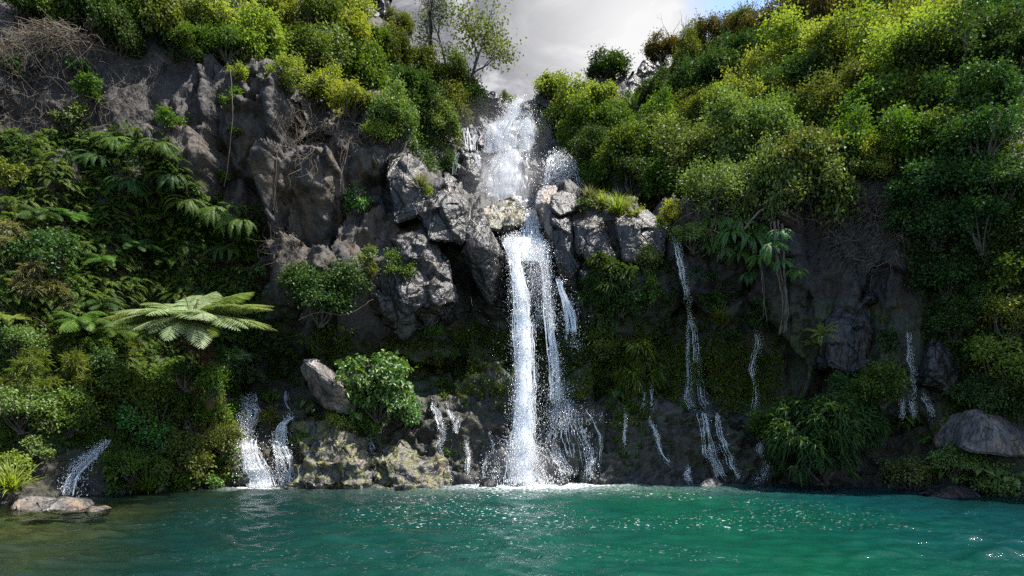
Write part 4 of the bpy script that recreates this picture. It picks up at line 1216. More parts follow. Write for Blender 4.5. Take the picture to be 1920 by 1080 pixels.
def cover(name, label, mat, polys, n, size=(.25, .6), L=.15, asp=.32, per=40, hang=.2, patch=.0, out=.25, whorl=False, up=.5):
    a = Acc()
    pts = np.concatenate([inside(p, int(n * w)) for p, w in polys])
    cs, ns = [], []
    for q in pts:
        h_, n_ = hit(*q)
        cs.append(h_)
        ns.append(n_)
    cs, ns = np.array(cs), np.array(ns)
    if patch > -1:
        kp = vnoise(cs * .8, 91) > patch
        cs, ns = cs[kp], ns[kp]
    m = len(cs)
    sz = rng.uniform(*size, m)
    nn = unit(ns + np.array([[0, 0, up]]))
    cs = cs + nn * (sz * out)[:, None]
    k = np.repeat(np.arange(m), per)
    N_ = len(k)
    off = sph(N_) * rng.uniform(.2, 1, (N_, 1)) * sz[k][:, None]
    c = cs[k] + (off * .25 if whorl else off)
    d = unit(nn[k] * .7 + unit(off) * .8 + rng.normal(size=(N_, 3)) * .4 - np.array([[0, 0, hang]]))
    leaves(a, c, d, L * rng.uniform(.6, 1.3, N_), L * asp * rng.uniform(.8, 1.2, N_), np.clip(rng.uniform(0, .55, m)[k] + rng.uniform(0, .45, N_), 0, 1), unit(nn[k] + np.array([[0, 0, .6]])), droop=.3)
    o = a.build(name, M[mat])
    tag(o, label, 'undergrowth', kind='stuff')


def fern_cover(name, label, mat, polys, n, size=(.5, 1.0)):
    a = Acc()
    for p, w in polys:
        for q in inside(p, int(n * w)):
            h_, n_ = hit(*q)
            s = rng.uniform(*size)
            azc = math.atan2(n_[1], n_[0])
            for k in range(6):
                frond(a, h_ + n_ * .05, azc + rng.normal() * .8, s * rng.uniform(.7, 1.1), rng.uniform(-.1, .9), rng.uniform(-1.5, -.9), 11, .16, False, rng.uniform(.1, .8))
    o = a.build(name, M[mat])
    tag(o, label, 'ferns', kind='stuff')


LEFTWALL = [(0, 250), (120, 250), (310, 250), (330, 330), (480, 400), (500, 640), (480, 720), (240, 700), (0, 560)]
BANK = [(0, 540), (240, 640), (480, 680), (450, 790), (440, 900), (200, 925), (210, 830), (90, 850), (0, 850)]
RECESS = [(490, 600), (640, 610), (800, 640), (900, 600), (960, 620), (1060, 600), (1120, 600), (1200, 640), (1300, 640), (1440, 660), (1450, 740), (1200, 750), (800, 745), (490, 720)]
SLOPE_L = [(220, -60), (560, -120), (720, -20), (745, 100), (720, 220), (640, 200), (560, 150), (470, 90), (330, 110), (250, 50)]
GULLY_L = [(725, 120), (800, 100), (900, 170), (890, 215), (840, 225), (850, 330), (800, 320), (740, 250)]
GULLY_R = [(1000, 190), (1150, 190), (1280, 150), (1260, 300), (1240, 390), (1180, 340), (1090, 330), (1020, 270)]
HILL_R = [(1250, 160), (1300, 90), (1420, 60), (1520, 0), (1930, -80), (1930, 330), (1700, 330), (1560, 330), (1380, 370), (1240, 380)]
WALL_R = [(1640, 330), (1930, 320), (1930, 780), (1790, 780), (1720, 560), (1690, 440)]
cover('undergrowth', 'dense leafy undergrowth on the left wall', 'D', [(LEFTWALL, 1)], 700, (.2, .5), .17, patch=-.5)
fern_cover('fern_carpet', 'carpet of drooping ferns covering the left wall', 'F', [(LEFTWALL, 1)], 800, (.5, 1.25))
cover('undergrowth', 'mixed green undergrowth on the left bank', 'G', [(BANK, 1)], 700, (.2, .45), .13, patch=-.35)
cover('undergrowth', 'narrow leaved olive undergrowth on the left bank', 'O', [(BANK, 1)], 420, (.25, .4), .26, .07, 30, patch=-.2, whorl=True)
cover('undergrowth', 'pale reedy undergrowth at the left bank', 'P', [([(0, 420), (120, 450), (160, 650), (240, 760), (0, 800)], 1)], 300, (.25, .4), .28, .06, 30, patch=-.3, whorl=True)
cover('undergrowth', 'mossy leaf cover in the recess behind the falls', 'G', [(RECESS, 1), ([(1090, 620), (1460, 640), (1460, 800), (1090, 790)], .5)], 1000, (.15, .35), .10, patch=-.25)
fern_cover('fern_carpet', 'small ferns dangling in the recess behind the falls', 'F', [(RECESS, 1), ([(1090, 480), (1260, 500), (1440, 560), (1450, 760), (1100, 760)], .5)], 300, (.3, .65))
cover('undergrowth', 'green undergrowth filling the upper left slope', 'D', [(SLOPE_L, 1)], 500, (.25, .55), .13, patch=-.4)
cover('undergrowth', 'olive undergrowth among the upper left bushes', 'O', [(SLOPE_L, 1)], 200, (.25, .5), .13, patch=-.1)
cover('undergrowth', 'dark undergrowth in the gully left of the upper falls', 'D', [(GULLY_L, 1)], 420, (.3, .7), .15, patch=-.4)
cover('undergrowth', 'dull undergrowth on the slope right of the upper falls', 'D', [(GULLY_R, 1)], 700, (.3, .7), .15, patch=-.4)
cover('undergrowth', 'olive undergrowth on the slope right of the upper falls', 'O', [(GULLY_R, 1)], 200, (.3, .6), .15, patch=-.1)
cover('undergrowth', 'dark green undergrowth covering the right hillside', 'D', [(HILL_R, 1)], 1000, (.3, .7), .15, patch=-.5)
cover('undergrowth', 'olive green undergrowth covering the right hillside', 'O', [(HILL_R, 1)], 350, (.3, .7), .15, patch=-.2)
cover('undergrowth', 'dark trailing undergrowth on the right wall', 'D', [(WALL_R, 1)], 900, (.2, .5), .13, patch=-.35)
cover('undergrowth', 'sparse mossy sprigs on the wet rock apron', 'G', [([(560, 760), (850, 750), (1420, 760), (1420, 880), (1120, 890), (850, 890), (700, 830)], 1)], 700, (.06, .22), .07, .35, 26, patch=.05)
cover('undergrowth', 'sprigs on the cliff ledges right of the plunge', 'D', [([(1100, 480), (1260, 480), (1440, 560), (1440, 680), (1100, 640)], 1)], 260, (.1, .3), .10, patch=.0)
cover('undergrowth', 'grassy growth along the right brow', 'Y', [([(1090, 360), (1240, 380), (1290, 410), (1230, 425), (1120, 392)], 1)], 130, (.12, .3), .12, .2, patch=-.3)


def tangle(name, label, mat, polys, n, ln=(.4, 1.6), r=.008, fall=.6, out=.12):
    a = Acc()
    for p, w in polys:
        for q in inside(p, int(n * w)):
            h_, n_ = hit(*q)
            l = rng.uniform(*ln)
            pts = [h_ + n_ * out * rng.uniform(.2, 2)]
            d = unit(rng.normal(size=3) * np.array([.8, .35, .6]) + n_ * .2 - np.array([0, 0, fall]))
            for _ in range(5):
                d = unit(d + rng.normal(size=3) * .45 - np.array([0, 0, fall * .25]))
                pts.append(pts[-1] + d * l / 5)
            tube(a, spline(pts, 9), np.linspace(r, r * .4, 9) * rng.uniform(.6, 1.7), 3, rng.uniform())
    o = a.build(name, M[mat])
    tag(o, label, 'dry roots', kind='stuff')


tangle('dry_roots', 'dry roots and twigs over the bare earth at upper left', 'root', [([(0, 0), (230, 0), (300, 90), (290, 200), (250, 250), (100, 250), (0, 240)], 1)], 700)
tangle('dry_roots', 'dry roots hanging off the left brow', 'twig', [([(540, 150), (640, 210), (740, 270), (700, 300), (620, 260), (560, 330), (540, 240)], 1)], 420)
tangle('dry_roots', 'pale wiry roots over the foot of the buttress', 'twig', [([(500, 420), (550, 420), (550, 480), (510, 490)], 1)], 90, r=.006)
tangle('dry_roots', 'grey root tangle over the rock on the right wall', 'root', [([(1480, 350), (1580, 330), (1700, 370), (1720, 450), (1640, 520), (1560, 470)], 1)], 650, r=.009)
tangle('dry_roots', 'white root sprays on the slope below the agave', 'twig', [([(1130, 260), (1160, 255), (1170, 310), (1120, 310)], 1)], 50, fall=1.0)
tangle('dry_roots', 'dry stalks among the left bank reeds', 'twig', [([(0, 420), (130, 450), (160, 720), (0, 760)], 1)], 330, fall=.0)
tangle('dry_roots', 'dead twigs under the right hillside crowns', 'twig', [([(1560, 170), (1900, 60), (1900, 320), (1560, 330)], .6), ([(1300, 380), (1500, 370), (1500, 420), (1320, 430)], .4)], 420, (.6, 2.0), .012, .3, .4)
# ------------------------------------------------------------ pool
def pool_mat():
    m = bpy.data.materials.new('pool_water')
    t = NT(m)
    g = t.n('ShaderNodeNewGeometry')
    p = g.outputs['Position']
    sep = t.n('ShaderNodeSeparateXYZ', {0: p})
    n = t.noise(p, .22, 4, .55, .8)
    xx = t.math('ADD', sep.outputs[0], t.math('MULTIPLY', t.math('SUBTRACT', n, .5), 6.0))
    deep = t.ramp(t.math('ADD', t.math('MULTIPLY', xx, 1 / 40), .5), [(.22, (.006, .013, .008)), (.36, (.003, .020, .017)), (.50, (.0028, .040, .029)), (.63, (.0028, .050, .026)), (.78, (.002, .030, .031)), (.95, (.002, .019, .023))])
    n5 = t.noise(p, .8, 4)
    deep = t.mix(t.ramp(n5, [(.45, 0.0), (.7, .5)]), deep, (.0018, .018, .020))
    foam_glint = t.math('MULTIPLY', t.attr('foam_glint'), t.ramp(t.noise(t.scale(p, (3.5, 5, 1)), 2.2, 6, .65), [(.42, 0.0), (.6, 1.0)]), clamp=True)
    glint = t.ramp(t.noise(t.scale(p, (2.2, 3.4, 1)), 3.4, 3, .55, .8), [(.640, 0.0), (.675, 1.0)])  # sun glitter painted into the water colour as small white flecks
    glint = t.math('MULTIPLY', glint, t.attr('sun_glint'), clamp=True)
    foam_glint = t.math('MAXIMUM', foam_glint, glint)  # real foam and painted glitter share one white mask
    col = t.mix(foam_glint, deep, (.75, .78, .78))
    wv = t.noise(t.scale(p, (2.2, 3.6, 1)), 1.6, 5, .62, .6)
    wf = t.noise(t.scale(p, (6, 9, 1)), 2.0, 4, .6, .4)
    b = t.n('ShaderNodeBump', {'Height': t.math('ADD', wv, t.math('MULTIPLY', wf, .35)), 'Strength': .35, 'Distance': .08})
    d = t.n('ShaderNodeBsdfPrincipled', {'Base Color': col, 'Roughness': t.math('ADD', .075, t.math('MULTIPLY', foam_glint, .5)), 'IOR': 1.33, 'Normal': b})
    tr = t.n('ShaderNodeBsdfTransparent', {'Color': (.52, .62, .48, 1)})
    gl = t.n('ShaderNodeBsdfGlossy', {'Color': (1, 1, 1, 1), 'Roughness': .055, 'Normal': b})
    fr = t.n('ShaderNodeFresnel', {'IOR': 1.33, 'Normal': b})
    sh = t.n('ShaderNodeMixShader', {0: fr, 1: tr, 2: gl})
    t.out(t.n('ShaderNodeMixShader', {0: t.math('MULTIPLY', t.attr('shallow'), .85), 1: d, 2: sh}))
    return m


ys = [2.0]
while ys[-1] < 30:
    ys.append(ys[-1] + .03 + .0022 * ys[-1])
ys = np.array(ys)
xs = np.arange(-26, 26.01, .07)
X, Y = np.meshgrid(xs, ys, indexing='ij')
Z = np.zeros_like(X)
for k in range(90):
    lam = math.exp(rng.uniform(math.log(.40), math.log(2.2)))
    th = rng.normal(-1.57, .55)
    kx, ky = math.cos(th) * 2 * math.pi / lam, math.sin(th) * 2 * math.pi / lam
    ph = kx * X + ky * Y + rng.uniform(0, 6.28)
    Z += .0066 * lam ** .9 * (1 - np.abs(np.sin(ph * .5)) * 1.6)
gust = .55 + .6 * vnoise(np.stack([X.ravel() * .22, Y.ravel() * .3, 0 * X.ravel()], 1), 5).reshape(X.shape)
rr = np.sqrt((X - .55) ** 2 + ((Y - 26) * 1.0) ** 2)
Z = Z * (.6 + .55 * gust) + .03 * np.cos(rr * 7) * np.exp(-rr * .25)
a = Acc()
nx_, ny_ = X.shape
i = np.arange(nx_ - 1)[:, None] * ny_
j = np.arange(ny_ - 1)[None, :]
wv_ = np.stack([X.ravel(), Y.ravel(), Z.ravel() - Z.mean()], 1)
a.add(wv_, np.stack([i + j, i + ny_ + j, i + ny_ + j + 1, i + j + 1], -1).reshape(-1, 4), .5)
pxw, pyw = CX + X / Y * F, HY + H / Y * F
nzw = vnoise(np.stack([X.ravel() * .5, Y.ravel() * .5, 0 * X.ravel()], 1), 8).reshape(X.shape)
shal = (1 - sstep(120, 430, pxw + 60 * nzw + (pyw - 960) * .25)) * (1 - sstep(985, 1120, pyw + 30 * nzw + pxw * .1)) + .6 * sstep(1700, 1850, pxw) * (1 - sstep(930, 965, pyw))
foam_glint = np.exp(-((X - .55) / 2.3) ** 2 - ((Y - 26.1) / 1.5) ** 2) * 1.8 + np.exp(-((X + 10.2) / 1.1) ** 2 - ((Y - 25.3) / .7) ** 2) * 1.2 + .7 * np.exp(-((X - 3) / 1.5) ** 2 - ((Y - 26.3) / .4) ** 2) + .8 * np.exp(-((X + 14.6) / .5) ** 2 - ((Y - 21.3) / .4) ** 2)  # foam churned up where the falls land
foam_glint += .22 * np.exp(-((X - 1) / 7) ** 2 - ((Y - 26) / 3.0) ** 2) 
sun_glint = np.exp(-((X - 1.5) / 6.5) ** 2 - ((Y - 21) / 6.5) ** 2) * sstep(-.25, .35, vnoise(np.stack([X.ravel() * .35, Y.ravel() * .5, 0 * X.ravel()], 1), 15).reshape(X.shape)) * 1.1  # where the painted sun glitter gathers, mid pool in front of the plunge
pool = a.build('pool_water', pool_mat(), smooth=True, extra={'shallow': shal.ravel(), 'foam_glint': foam_glint.ravel(), 'sun_glint': sun_glint.ravel()})
tag(pool, 'rippled emerald green pool at the foot of the falls', 'water', kind='structure')
# bed: shallow shelf at the left, deep elsewhere, stones on the shelf
bx, by = np.meshgrid(np.arange(-30, 30.1, .2), np.arange(-4, 31, .2), indexing='ij')
bq = np.stack([bx.ravel(), by.ravel(), 0 * bx.ravel()], 1)
hs, es = facets(bq * 1.5 + 4, 61, .3)
dep = -.32 - 3.0 * sstep(-12, -5, bq[:, 0] + .35 * (18 - bq[:, 1])) + .16 * hs + .10 * fbm(bq * .8, 3, 5) - .12 * (1 - sstep(0, .15, es))
a = Acc()
nx_, ny_ = bx.shape
i = np.arange(nx_ - 1)[:, None] * ny_
j = np.arange(ny_ - 1)[None, :]
bq[:, 2] = dep
a.add(bq, np.stack([i + j, i + ny_ + j, i + ny_ + j + 1, i + j + 1], -1).reshape(-1, 4), .5)
bed = a.build('pool_bed', simple_mat('bed_stone', (.035, .032, .018), (.13, .115, .06), 1.6, .9, .4, 6), smooth=True)
tag(bed, 'stony bed of the pool under the shallow water', 'ground', kind='structure')


# ------------------------------------------------------------ falling water
def water_mat(name, a0, a1, su=7.0, sv=.7, col=(.86, .88, .9), fine=.35):
    m = bpy.data.materials.new(name)
    t = NT(m)
    fl = t.attr('flow', 1)
    sep = t.n('ShaderNodeSeparateXYZ', {0: fl})
    n1 = t.noise(t.scale(fl, (su, sv, 3)), 1.0, 7, .68, .35)
    n2 = t.noise(t.scale(fl, (su * 5, sv * 7, 3)), 1.0, 4, .7)
    n = t.math('ADD', t.math('MULTIPLY', n1, 1 - fine), t.math('MULTIPLY', n2, fine))
    e = t.math('MULTIPLY', sep.outputs[2], .30)
    al = t.ramp(t.math('ADD', n, t.math('SUBTRACT', e, .22)), [(a0, 0.0), (a1, 1.0)])
    al = t.math('MULTIPLY', al, t.ramp(sep.outputs[2], [(.0, 0.0), (.3, 1.0)]), clamp=True)
    df = t.n('ShaderNodeBsdfDiffuse', {'Color': (*col, 1)})
    tl = t.n('ShaderNodeBsdfTranslucent', {'Color': (*col, 1)})
    gl = t.n('ShaderNodeBsdfGlossy', {'Color': (1, 1, 1, 1), 'Roughness': .25})
    s = t.n('ShaderNodeMixShader', {0: .45, 1: df, 2: tl})
    s = t.n('ShaderNodeMixShader', {0: .10, 1: s, 2: gl})
    t.out(t.n('ShaderNodeMixShader', {0: al, 1: t.n('ShaderNodeBsdfTransparent'), 2: s}))
    return m


M['wsilk'] = water_mat('silky_water', .46, .80, 6.5, .28, (.9, .92, .94), .25)
M['wdense'] = water_mat('white_water', .42, .54, 11, 1.1)
M['wmid'] = water_mat('streaming_water', .44, .54, 9, 1.6)
M['wthin'] = water_mat('thin_water', .48, .62, 9, 1.6, (.80, .85, .9))
M['wveil'] = water_mat('water_veil', .58, .8, 14, .8)


def drop_mat():
    m = bpy.data.materials.new('water_drops')
    t = NT(m)
    df = t.n('ShaderNodeBsdfDiffuse', {'Color': (.9, .91, .92, 1)})
    tl = t.n('ShaderNodeBsdfTranslucent', {'Color': (.9, .91, .92, 1)})
    gl = t.n('ShaderNodeBsdfGlossy', {'Color': (1, 1, 1, 1), 'Roughness': .2})
    s = t.n('ShaderNodeMixShader', {0: .5, 1: df, 2: tl})
    t.out(t.n('ShaderNodeMixShader', {0: .2, 1: s, 2: gl}))
    return m


M['drop'] = drop_mat()
OCT_V = np.array([(1, 0, 0), (-1, 0, 0), (0, 1, 0), (0, -1, 0), (0, 0, 1), (0, 0, -1)], float)
OCT_F = np.array([(0, 2, 4), (2, 1, 4), (1, 3, 4), (3, 0, 4), (2, 0, 5), (1, 2, 5), (3, 1, 5), (0, 3, 5)])


def drops(acc, c, s, stretch=1.6):
    n = len(c)
    sz = np.stack([s, s, s * rng.uniform(1, stretch, n)], 1)
    v = (c[:, None] + OCT_V[None] * sz[:, None] * rng.uniform(.7, 1.3, (n, 6, 1))).reshape(-1, 3)
    f = (np.arange(n)[:, None, None] * 6 + OCT_F[None]).reshape(-1, 3)
    acc.add(v, f, .5)


def ribbon(acc, pts, nv=60, nu=10, bulge=.25, layers=2, wob=.05, seed=0):
    """pts: (px, py, depth, width px); a curtain that follows the path, bowed towards the viewer side"""
    q = spline(np.array(pts, float), nv)
    for l in range(layers):
        u = np.linspace(-1, 1, nu)
        c = np.stack([P(a, b, d) for a, b, d, w_ in q])
        wd = q[:, 3] / F * q[:, 2] * .5 * (1 + .12 * l)
        pos = c[:, None] + np.stack([wd[:, None] * u[None], -bulge * (1 - u[None] ** 2) * wd[:, None] - .06 * l + 0 * wd[:, None], 0 * u[None] + 0 * wd[:, None]], -1)
        fl = np.concatenate([[0], np.cumsum(np.linalg.norm(np.diff(c, axis=0), axis=1))])
        w3 = pos.reshape(-1, 3)
        nz = np.stack([vnoise(w3 * 1.7 + seed, 3 + l), vnoise(w3 * 1.7 + 9 + seed, 4 + l), 0 * w3[:, 0]], 1)
        pos = w3 + nz * wob
        edge = 1 - np.abs(u) ** 2.2
        endf = np.clip(np.minimum(np.arange(nv) / 3.0 + .25, (nv - 1 - np.arange(nv)) / 3.0 + .35), 0, 1)
        flow = np.stack([u[None] * wd[:, None] + seed * 3.1 + l * 17, fl[:, None] + 0 * u[None] + seed * 5 + l * 9, endf[:, None] * edge[None]], -1).reshape(-1, 3)
        i = np.arange(nv - 1)[:, None] * nu
        j = np.arange(nu - 1)[None]
        acc.add(pos, np.stack([i + j, i + j + 1, i + nu + j + 1, i + nu + j], -1).reshape(-1, 4), .5, flow)


def braid(acc, pts, dens=1.0, seed=0, wmin=.9, wmax=3.2, nv=0, dy=.05, fine=1.0, wander=1.0):
    """bundle of thin wandering threads of water along a path"""
    q = spline(np.array(pts, float), max(24, int(np.abs(np.diff(np.array(pts)[:, 1])).sum() / 3)))
    n = len(q)
    mw = q[:, 3].mean()
    cnt = int(max(3, dens * (2 + mw / 2.6)))
    v = np.linspace(0, 1, n)
    ln = np.abs(q[-1, 1] - q[0, 1]) / F * q[0, 2] + .3
    for k in range(cnt):
        s0 = rng.uniform(0, 99)
        base = rng.uniform(-1, 1)
        off = base * .75 + wander * .7 * vnoise(np.stack([v * ln * .6, 0 * v + s0, 0 * v], 1), 3) + wander * .16 * vnoise(np.stack([v * ln * 2.4, 0 * v + s0, 0 * v + 4], 1), 3)
        off = np.clip(off, -1.15, 1.15)
        a, b = sorted(rng.uniform(0, 1, 2))
        if b - a < .35 or k < cnt * .45:
            a, b = max(0, a - .5), min(1, b + .5)
        m = (v >= a) & (v <= b)
        if m.sum() < 6:
            continue
        p = q[m].copy()
        p[:, 0] += off[m] * q[m, 3] * .5
        p[:, 2] += rng.normal() * dy
        p[:, 3] = rng.uniform(wmin, wmax) * fine * (.6 + .5 * (vnoise(np.stack([v[m] * ln * 3, 0 * v[m] + s0, 0 * v[m] + 9], 1), 5) + .3))
        p[:, 3] = np.maximum(p[:, 3], .5)
        ribbon(acc, p, nv=len(p), nu=4, bulge=.5, layers=1, wob=.015, seed=rng.uniform(0, 60))


def spray_along(acc, pts, n, s=(.008, .028), spread=.6, dy=.35, stretch=3.4, tail=1.0):
    q = spline(np.array(pts, float), 80)
    k = (rng.uniform(0, 1, n) ** tail * 79).astype(int)
    wd = q[k, 3] / F * q[k, 2] * .5
    c = np.stack([(q[k, 0] - CX) / F * q[k, 2], q[k, 2], H + (HY - q[k, 1]) / F * q[k, 2]], 1)
    c[:, 0] += rng.normal(size=n) * wd * spread
    c[:, 1] += rng.normal(size=n) * dy - .1
    c[:, 2] += rng.normal(size=n) * .12
    keep = vnoise(c * np.array([3.2, 1.5, 1.6]), 12) + .5 * vnoise(c * np.array([9, 3, 5.]), 13) > -.28
    drops(acc, c[keep], rng.uniform(s[0], s[1], n)[keep] * rng.uniform(.5, 1, keep.sum()), stretch)


def fall(name, label, strands, mats, spray=(), group=None, origin=None):
    p0 = P(*strands[0][1][0][:3]) if origin is None else origin
    e = empty(name, p0)
    tag(e, label, 'waterfall', group)
    for k, (nm, pts, kw) in enumerate(strands):
        a = Acc()
        if 'nu' in kw and kw.get('sheet'):
            kw = {k_: v_ for k_, v_ in kw.items() if k_ != 'sheet'}
            ribbon(a, pts, seed=rng.uniform(0, 50), **kw)
        braid(a, pts, *((.8, 0, .8, 2.4) if 'foot' in label else (1.5, 0, .6, 1.7, 0, .10, 1.0, .5) if 'umbrella' in label or 'broken' in label else (2.0, 0, 1.0, 3.4, 0, .14, 1.0, .3) if nm == 'tier' else (2.4, 0, 1.2, 4.4, 0, .14, 1.0, .6) if (nm in ('strand', 'tier', 'lip_sheet', 'chute') or 'cascade tumb' in label or 'cascade beside' in label or 'umbrella' in label or 'broken' in label or 'slide' in label) and (max(q_[3] for q_ in pts) > 24 or 'umbrella' in label or 'broken' in label) else (1.0,)))
        a.v = [v - np.asarray(p0, np.float32) for v in a.v]
        a.build(nm, M[mats[k] if isinstance(mats, (list, tuple)) else mats], e, smooth=True, flow=True)
    if spray:
        a = Acc()
        for pts, kw in spray:
            spray_along(a, pts, **kw)
        a.v = [v - np.asarray(p0, np.float32) for v in a.v]
        a.build('spray', M['drop'], e)
    return e


def on_rock(pts, off=.16):
    """drape a (px, py, width) path over the cliff"""
    q = spline(np.array([(a, b, 0, w_) for a, b, w_ in pts], float), max(10, len(pts) * 7))
    out = []
    sd_ = rng.uniform(0, 99)
    for a, b, _, w_ in q:
        a = a + 3.2 * float(vnoise(np.array([[b * .055, sd_, 0]]), 3)[0]) + 1.5 * float(vnoise(np.array([[b * .16, sd_, 5]]), 3)[0])
        h_, n_ = hit(a, b)
        out.append((a, b, h_[1] - off, w_))
    D = np.array([o[2] for o in out])
    D = np.minimum(D, np.convolve(np.pad(D, 2, 'edge'), np.ones(5) / 5, 'valid'))
    return [(o[0], o[1], d, o[3]) for o, d in zip(out, D)]


LS = [(954, 452, 29.7, 26), (961, 480, 29.2, 28), (971, 530, 28.5, 34), (978, 600, 28.0, 38), (983, 690, 27.4, 44), (982, 780, 26.9, 52), (979, 850, 26.5, 64), (978, 906, 26.2, 76)]
RS = [(1014, 462, 29.4, 26), (1022, 520, 29.0, 18), (1030, 600, 28.5, 20), (1038, 680, 28.1, 22), (1042, 752, 27.7, 30)]
MS = [(988, 455, 29.6, 70), (994, 490, 29.2, 74), (1000, 540, 29.0, 66), (1005, 620, 28.8, 50)]
CH = [(1000, 398, 31.3, 30), (999, 420, 30.9, 34), (996, 448, 30.4, 44)]
LIPS = [(984, 444, 30.5, 60), (988, 455, 30.1, 84), (992, 470, 29.7, 86), (998, 492, 29.3, 80)]
fall('waterfall', 'main white plunge dropping from the narrow notch straight into the pool',
     [('chute', CH, dict(bulge=.3, layers=3, nv=30)), ('lip_sheet', LIPS, dict(sheet=1, bulge=.2, layers=1, nv=36, nu=18, wob=.1)), ('strand', LS, dict(sheet=1, bulge=.5, layers=1, nv=120, nu=12, wob=.10)), ('strand', RS, dict(bulge=.4, layers=2, nv=90, wob=.08)), ('veil', MS, dict(sheet=1, bulge=.2, layers=1, nv=60, nu=14))],
     ['wdense', 'wdense', 'wmid', 'wmid', 'wveil'],
     [(LS, dict(n=27000, spread=.5, dy=.25, s=(.005, .019), tail=.85)), (RS, dict(n=9000, spread=.7, dy=.25, s=(.006, .018))), (MS, dict(n=3800, spread=.55, dy=.3, s=(.007, .022))), (LIPS, dict(n=3000, spread=.6, dy=.15, s=(.01, .03))), (CH, dict(n=1600, spread=.6, dy=.15, s=(.01, .03))),
      ([(1000, 470, 29.2, 130), (1000, 600, 28.6, 130), (1005, 740, 28.2, 130)], dict(n=1600, spread=.55, dy=.4, s=(.006, .014))),
      ([(980, 820, 26.8, 70), (978, 908, 26.2, 130)], dict(n=9000, spread=.5, dy=.4, s=(.006, .022), tail=.6))])
fall('waterfall', 'thin side strand sliding off the rock right of the main plunge',
     [('strand', [(1045, 520, 28.7, 8), (1056, 552, 28.5, 14), (1068, 585, 28.4, 26), (1074, 625, 28.3, 24)], dict(nv=50)), ('strand', [(1062, 560, 28.45, 8), (1064, 600, 28.4, 10), (1062, 640, 28.4, 10)], dict(nv=40))], ['wmid', 'wthin'],
     [([(1050, 530, 28.6, 20), (1068, 590, 28.3, 40), (1076, 660, 28.2, 46)], dict(n=1300, s=(.006, .02)))])
U1 = [(978, 186, 45.2, 34), (972, 205, 44.6, 60), (966, 232, 44.2, 80)]
U2 = [(952, 228, 44.0, 80), (940, 255, 43.4, 92), (938, 290, 43.0, 100)]
U2b = [(985, 225, 43.8, 44), (990, 255, 43.4, 40), (985, 285, 43, 30)]
U3 = [(962, 284, 42.8, 70), (952, 310, 42.2, 100), (946, 350, 41.4, 116), (944, 392, 40.8, 130)]
fall('waterfall', 'tall misty upper cascade stepping down from the skyline notch',
     [('tier', U1, dict(sheet=1, nv=40, nu=20, layers=2, bulge=.15, wob=.15)), ('tier', U2, dict(sheet=1, nv=50, nu=24, layers=2, bulge=.15, wob=.2)), ('tier', U2b, dict(sheet=1, nv=40, nu=14, layers=2, bulge=.2, wob=.15)), ('tier', U3, dict(sheet=1, nv=60, nu=26, layers=2, bulge=.2, wob=.2))],
     ['wsilk', 'wsilk', 'wsilk', 'wsilk'],
     [(U1, dict(n=5000, s=(.006, .024), spread=.5)), (U2, dict(n=5000, s=(.006, .022), spread=.5)), (U2b, dict(n=2500, s=(.006, .022), spread=.5)), (U3, dict(n=9000, s=(.006, .02), spread=.5, dy=.5))])
fall('waterfall', 'small broken fall on dark ledges left of the misty upper cascade',
     [('strand', [(872, 238, 41.2, 16), (874, 255, 40.4, 22), (878, 284, 39.7, 22)], dict(nv=30)), ('strand', [(888, 237, 41.2, 12), (891, 255, 40.4, 12), (892, 284, 39.7, 12)], dict(nv=26)), ('strand', [(862, 284, 39.7, 10), (854, 300, 39.5, 10), (850, 330, 39.3, 8)], dict(nv=26)), ('strand', [(888, 284, 39.6, 20), (897, 296, 39.4, 16), (900, 318, 39.2, 8)], dict(nv=20))], ['wmid', 'wthin', 'wthin', 'wmid'])
fall('waterfall', 'umbrella-shaped spout arching off a dark ledge right of the upper cascade',
     [('strand', [(1050, 288, 40.9, 22), (1038, 292, 40, 18), (1030, 310, 39.4, 16), (1025, 350, 39, 12)], dict(nv=40)), ('strand', [(1050, 287, 40.9, 24), (1062, 291, 40, 20), (1075, 311, 39.4, 18), (1086, 352, 39, 14)], dict(nv=40)), ('strand', [(1049, 288, 40.8, 28), (1050, 306, 39.6, 40), (1053, 345, 39, 54)], dict(nv=36, nu=12))], ['wdense', 'wdense', 'wthin'],
     [([(1050, 290, 40.4, 30), (1053, 320, 39.4, 54), (1056, 352, 39, 66)], dict(n=4200, s=(.01, .03), spread=.8))])
FAN = [[(a_, b_, c_ * 1.5) for a_, b_, c_ in q_] for q_ in [[(1045, 748, 12), (1042, 790, 20), (1036, 830, 26), (1046, 865, 18), (1062, 888, 18)], [(1055, 750, 14), (1068, 790, 16), (1082, 840, 18), (1088, 890, 10)], [(1060, 752, 10), (1090, 800, 10), (1105, 850, 14), (1108, 895, 14)], [(1090, 765, 8), (1118, 800, 5), (1124, 850, 7), (1126, 895, 7)], [(1040, 760, 8), (1028, 800, 14), (1022, 830, 8)], [(1070, 755, 10), (1064, 800, 22), (1068, 860, 16)]]]
fall('waterfall', 'fan of small streams spreading over the rock right of the main plunge foot',
     [('stream', on_rock(q), dict(nv=46, nu=8, layers=2)) for q in FAN], ['wmid', 'wthin', 'wthin', 'wmid', 'wthin', 'wthin'],
     [(on_rock(FAN[0]), dict(n=1900, s=(.006, .02), dy=.1)), (on_rock(FAN[2]), dict(n=1500, s=(.006, .02), dy=.1)), (on_rock([(1050, 720, 50), (1055, 760, 90), (1070, 800, 120)]), dict(n=2600, s=(.006, .018), dy=.2))])
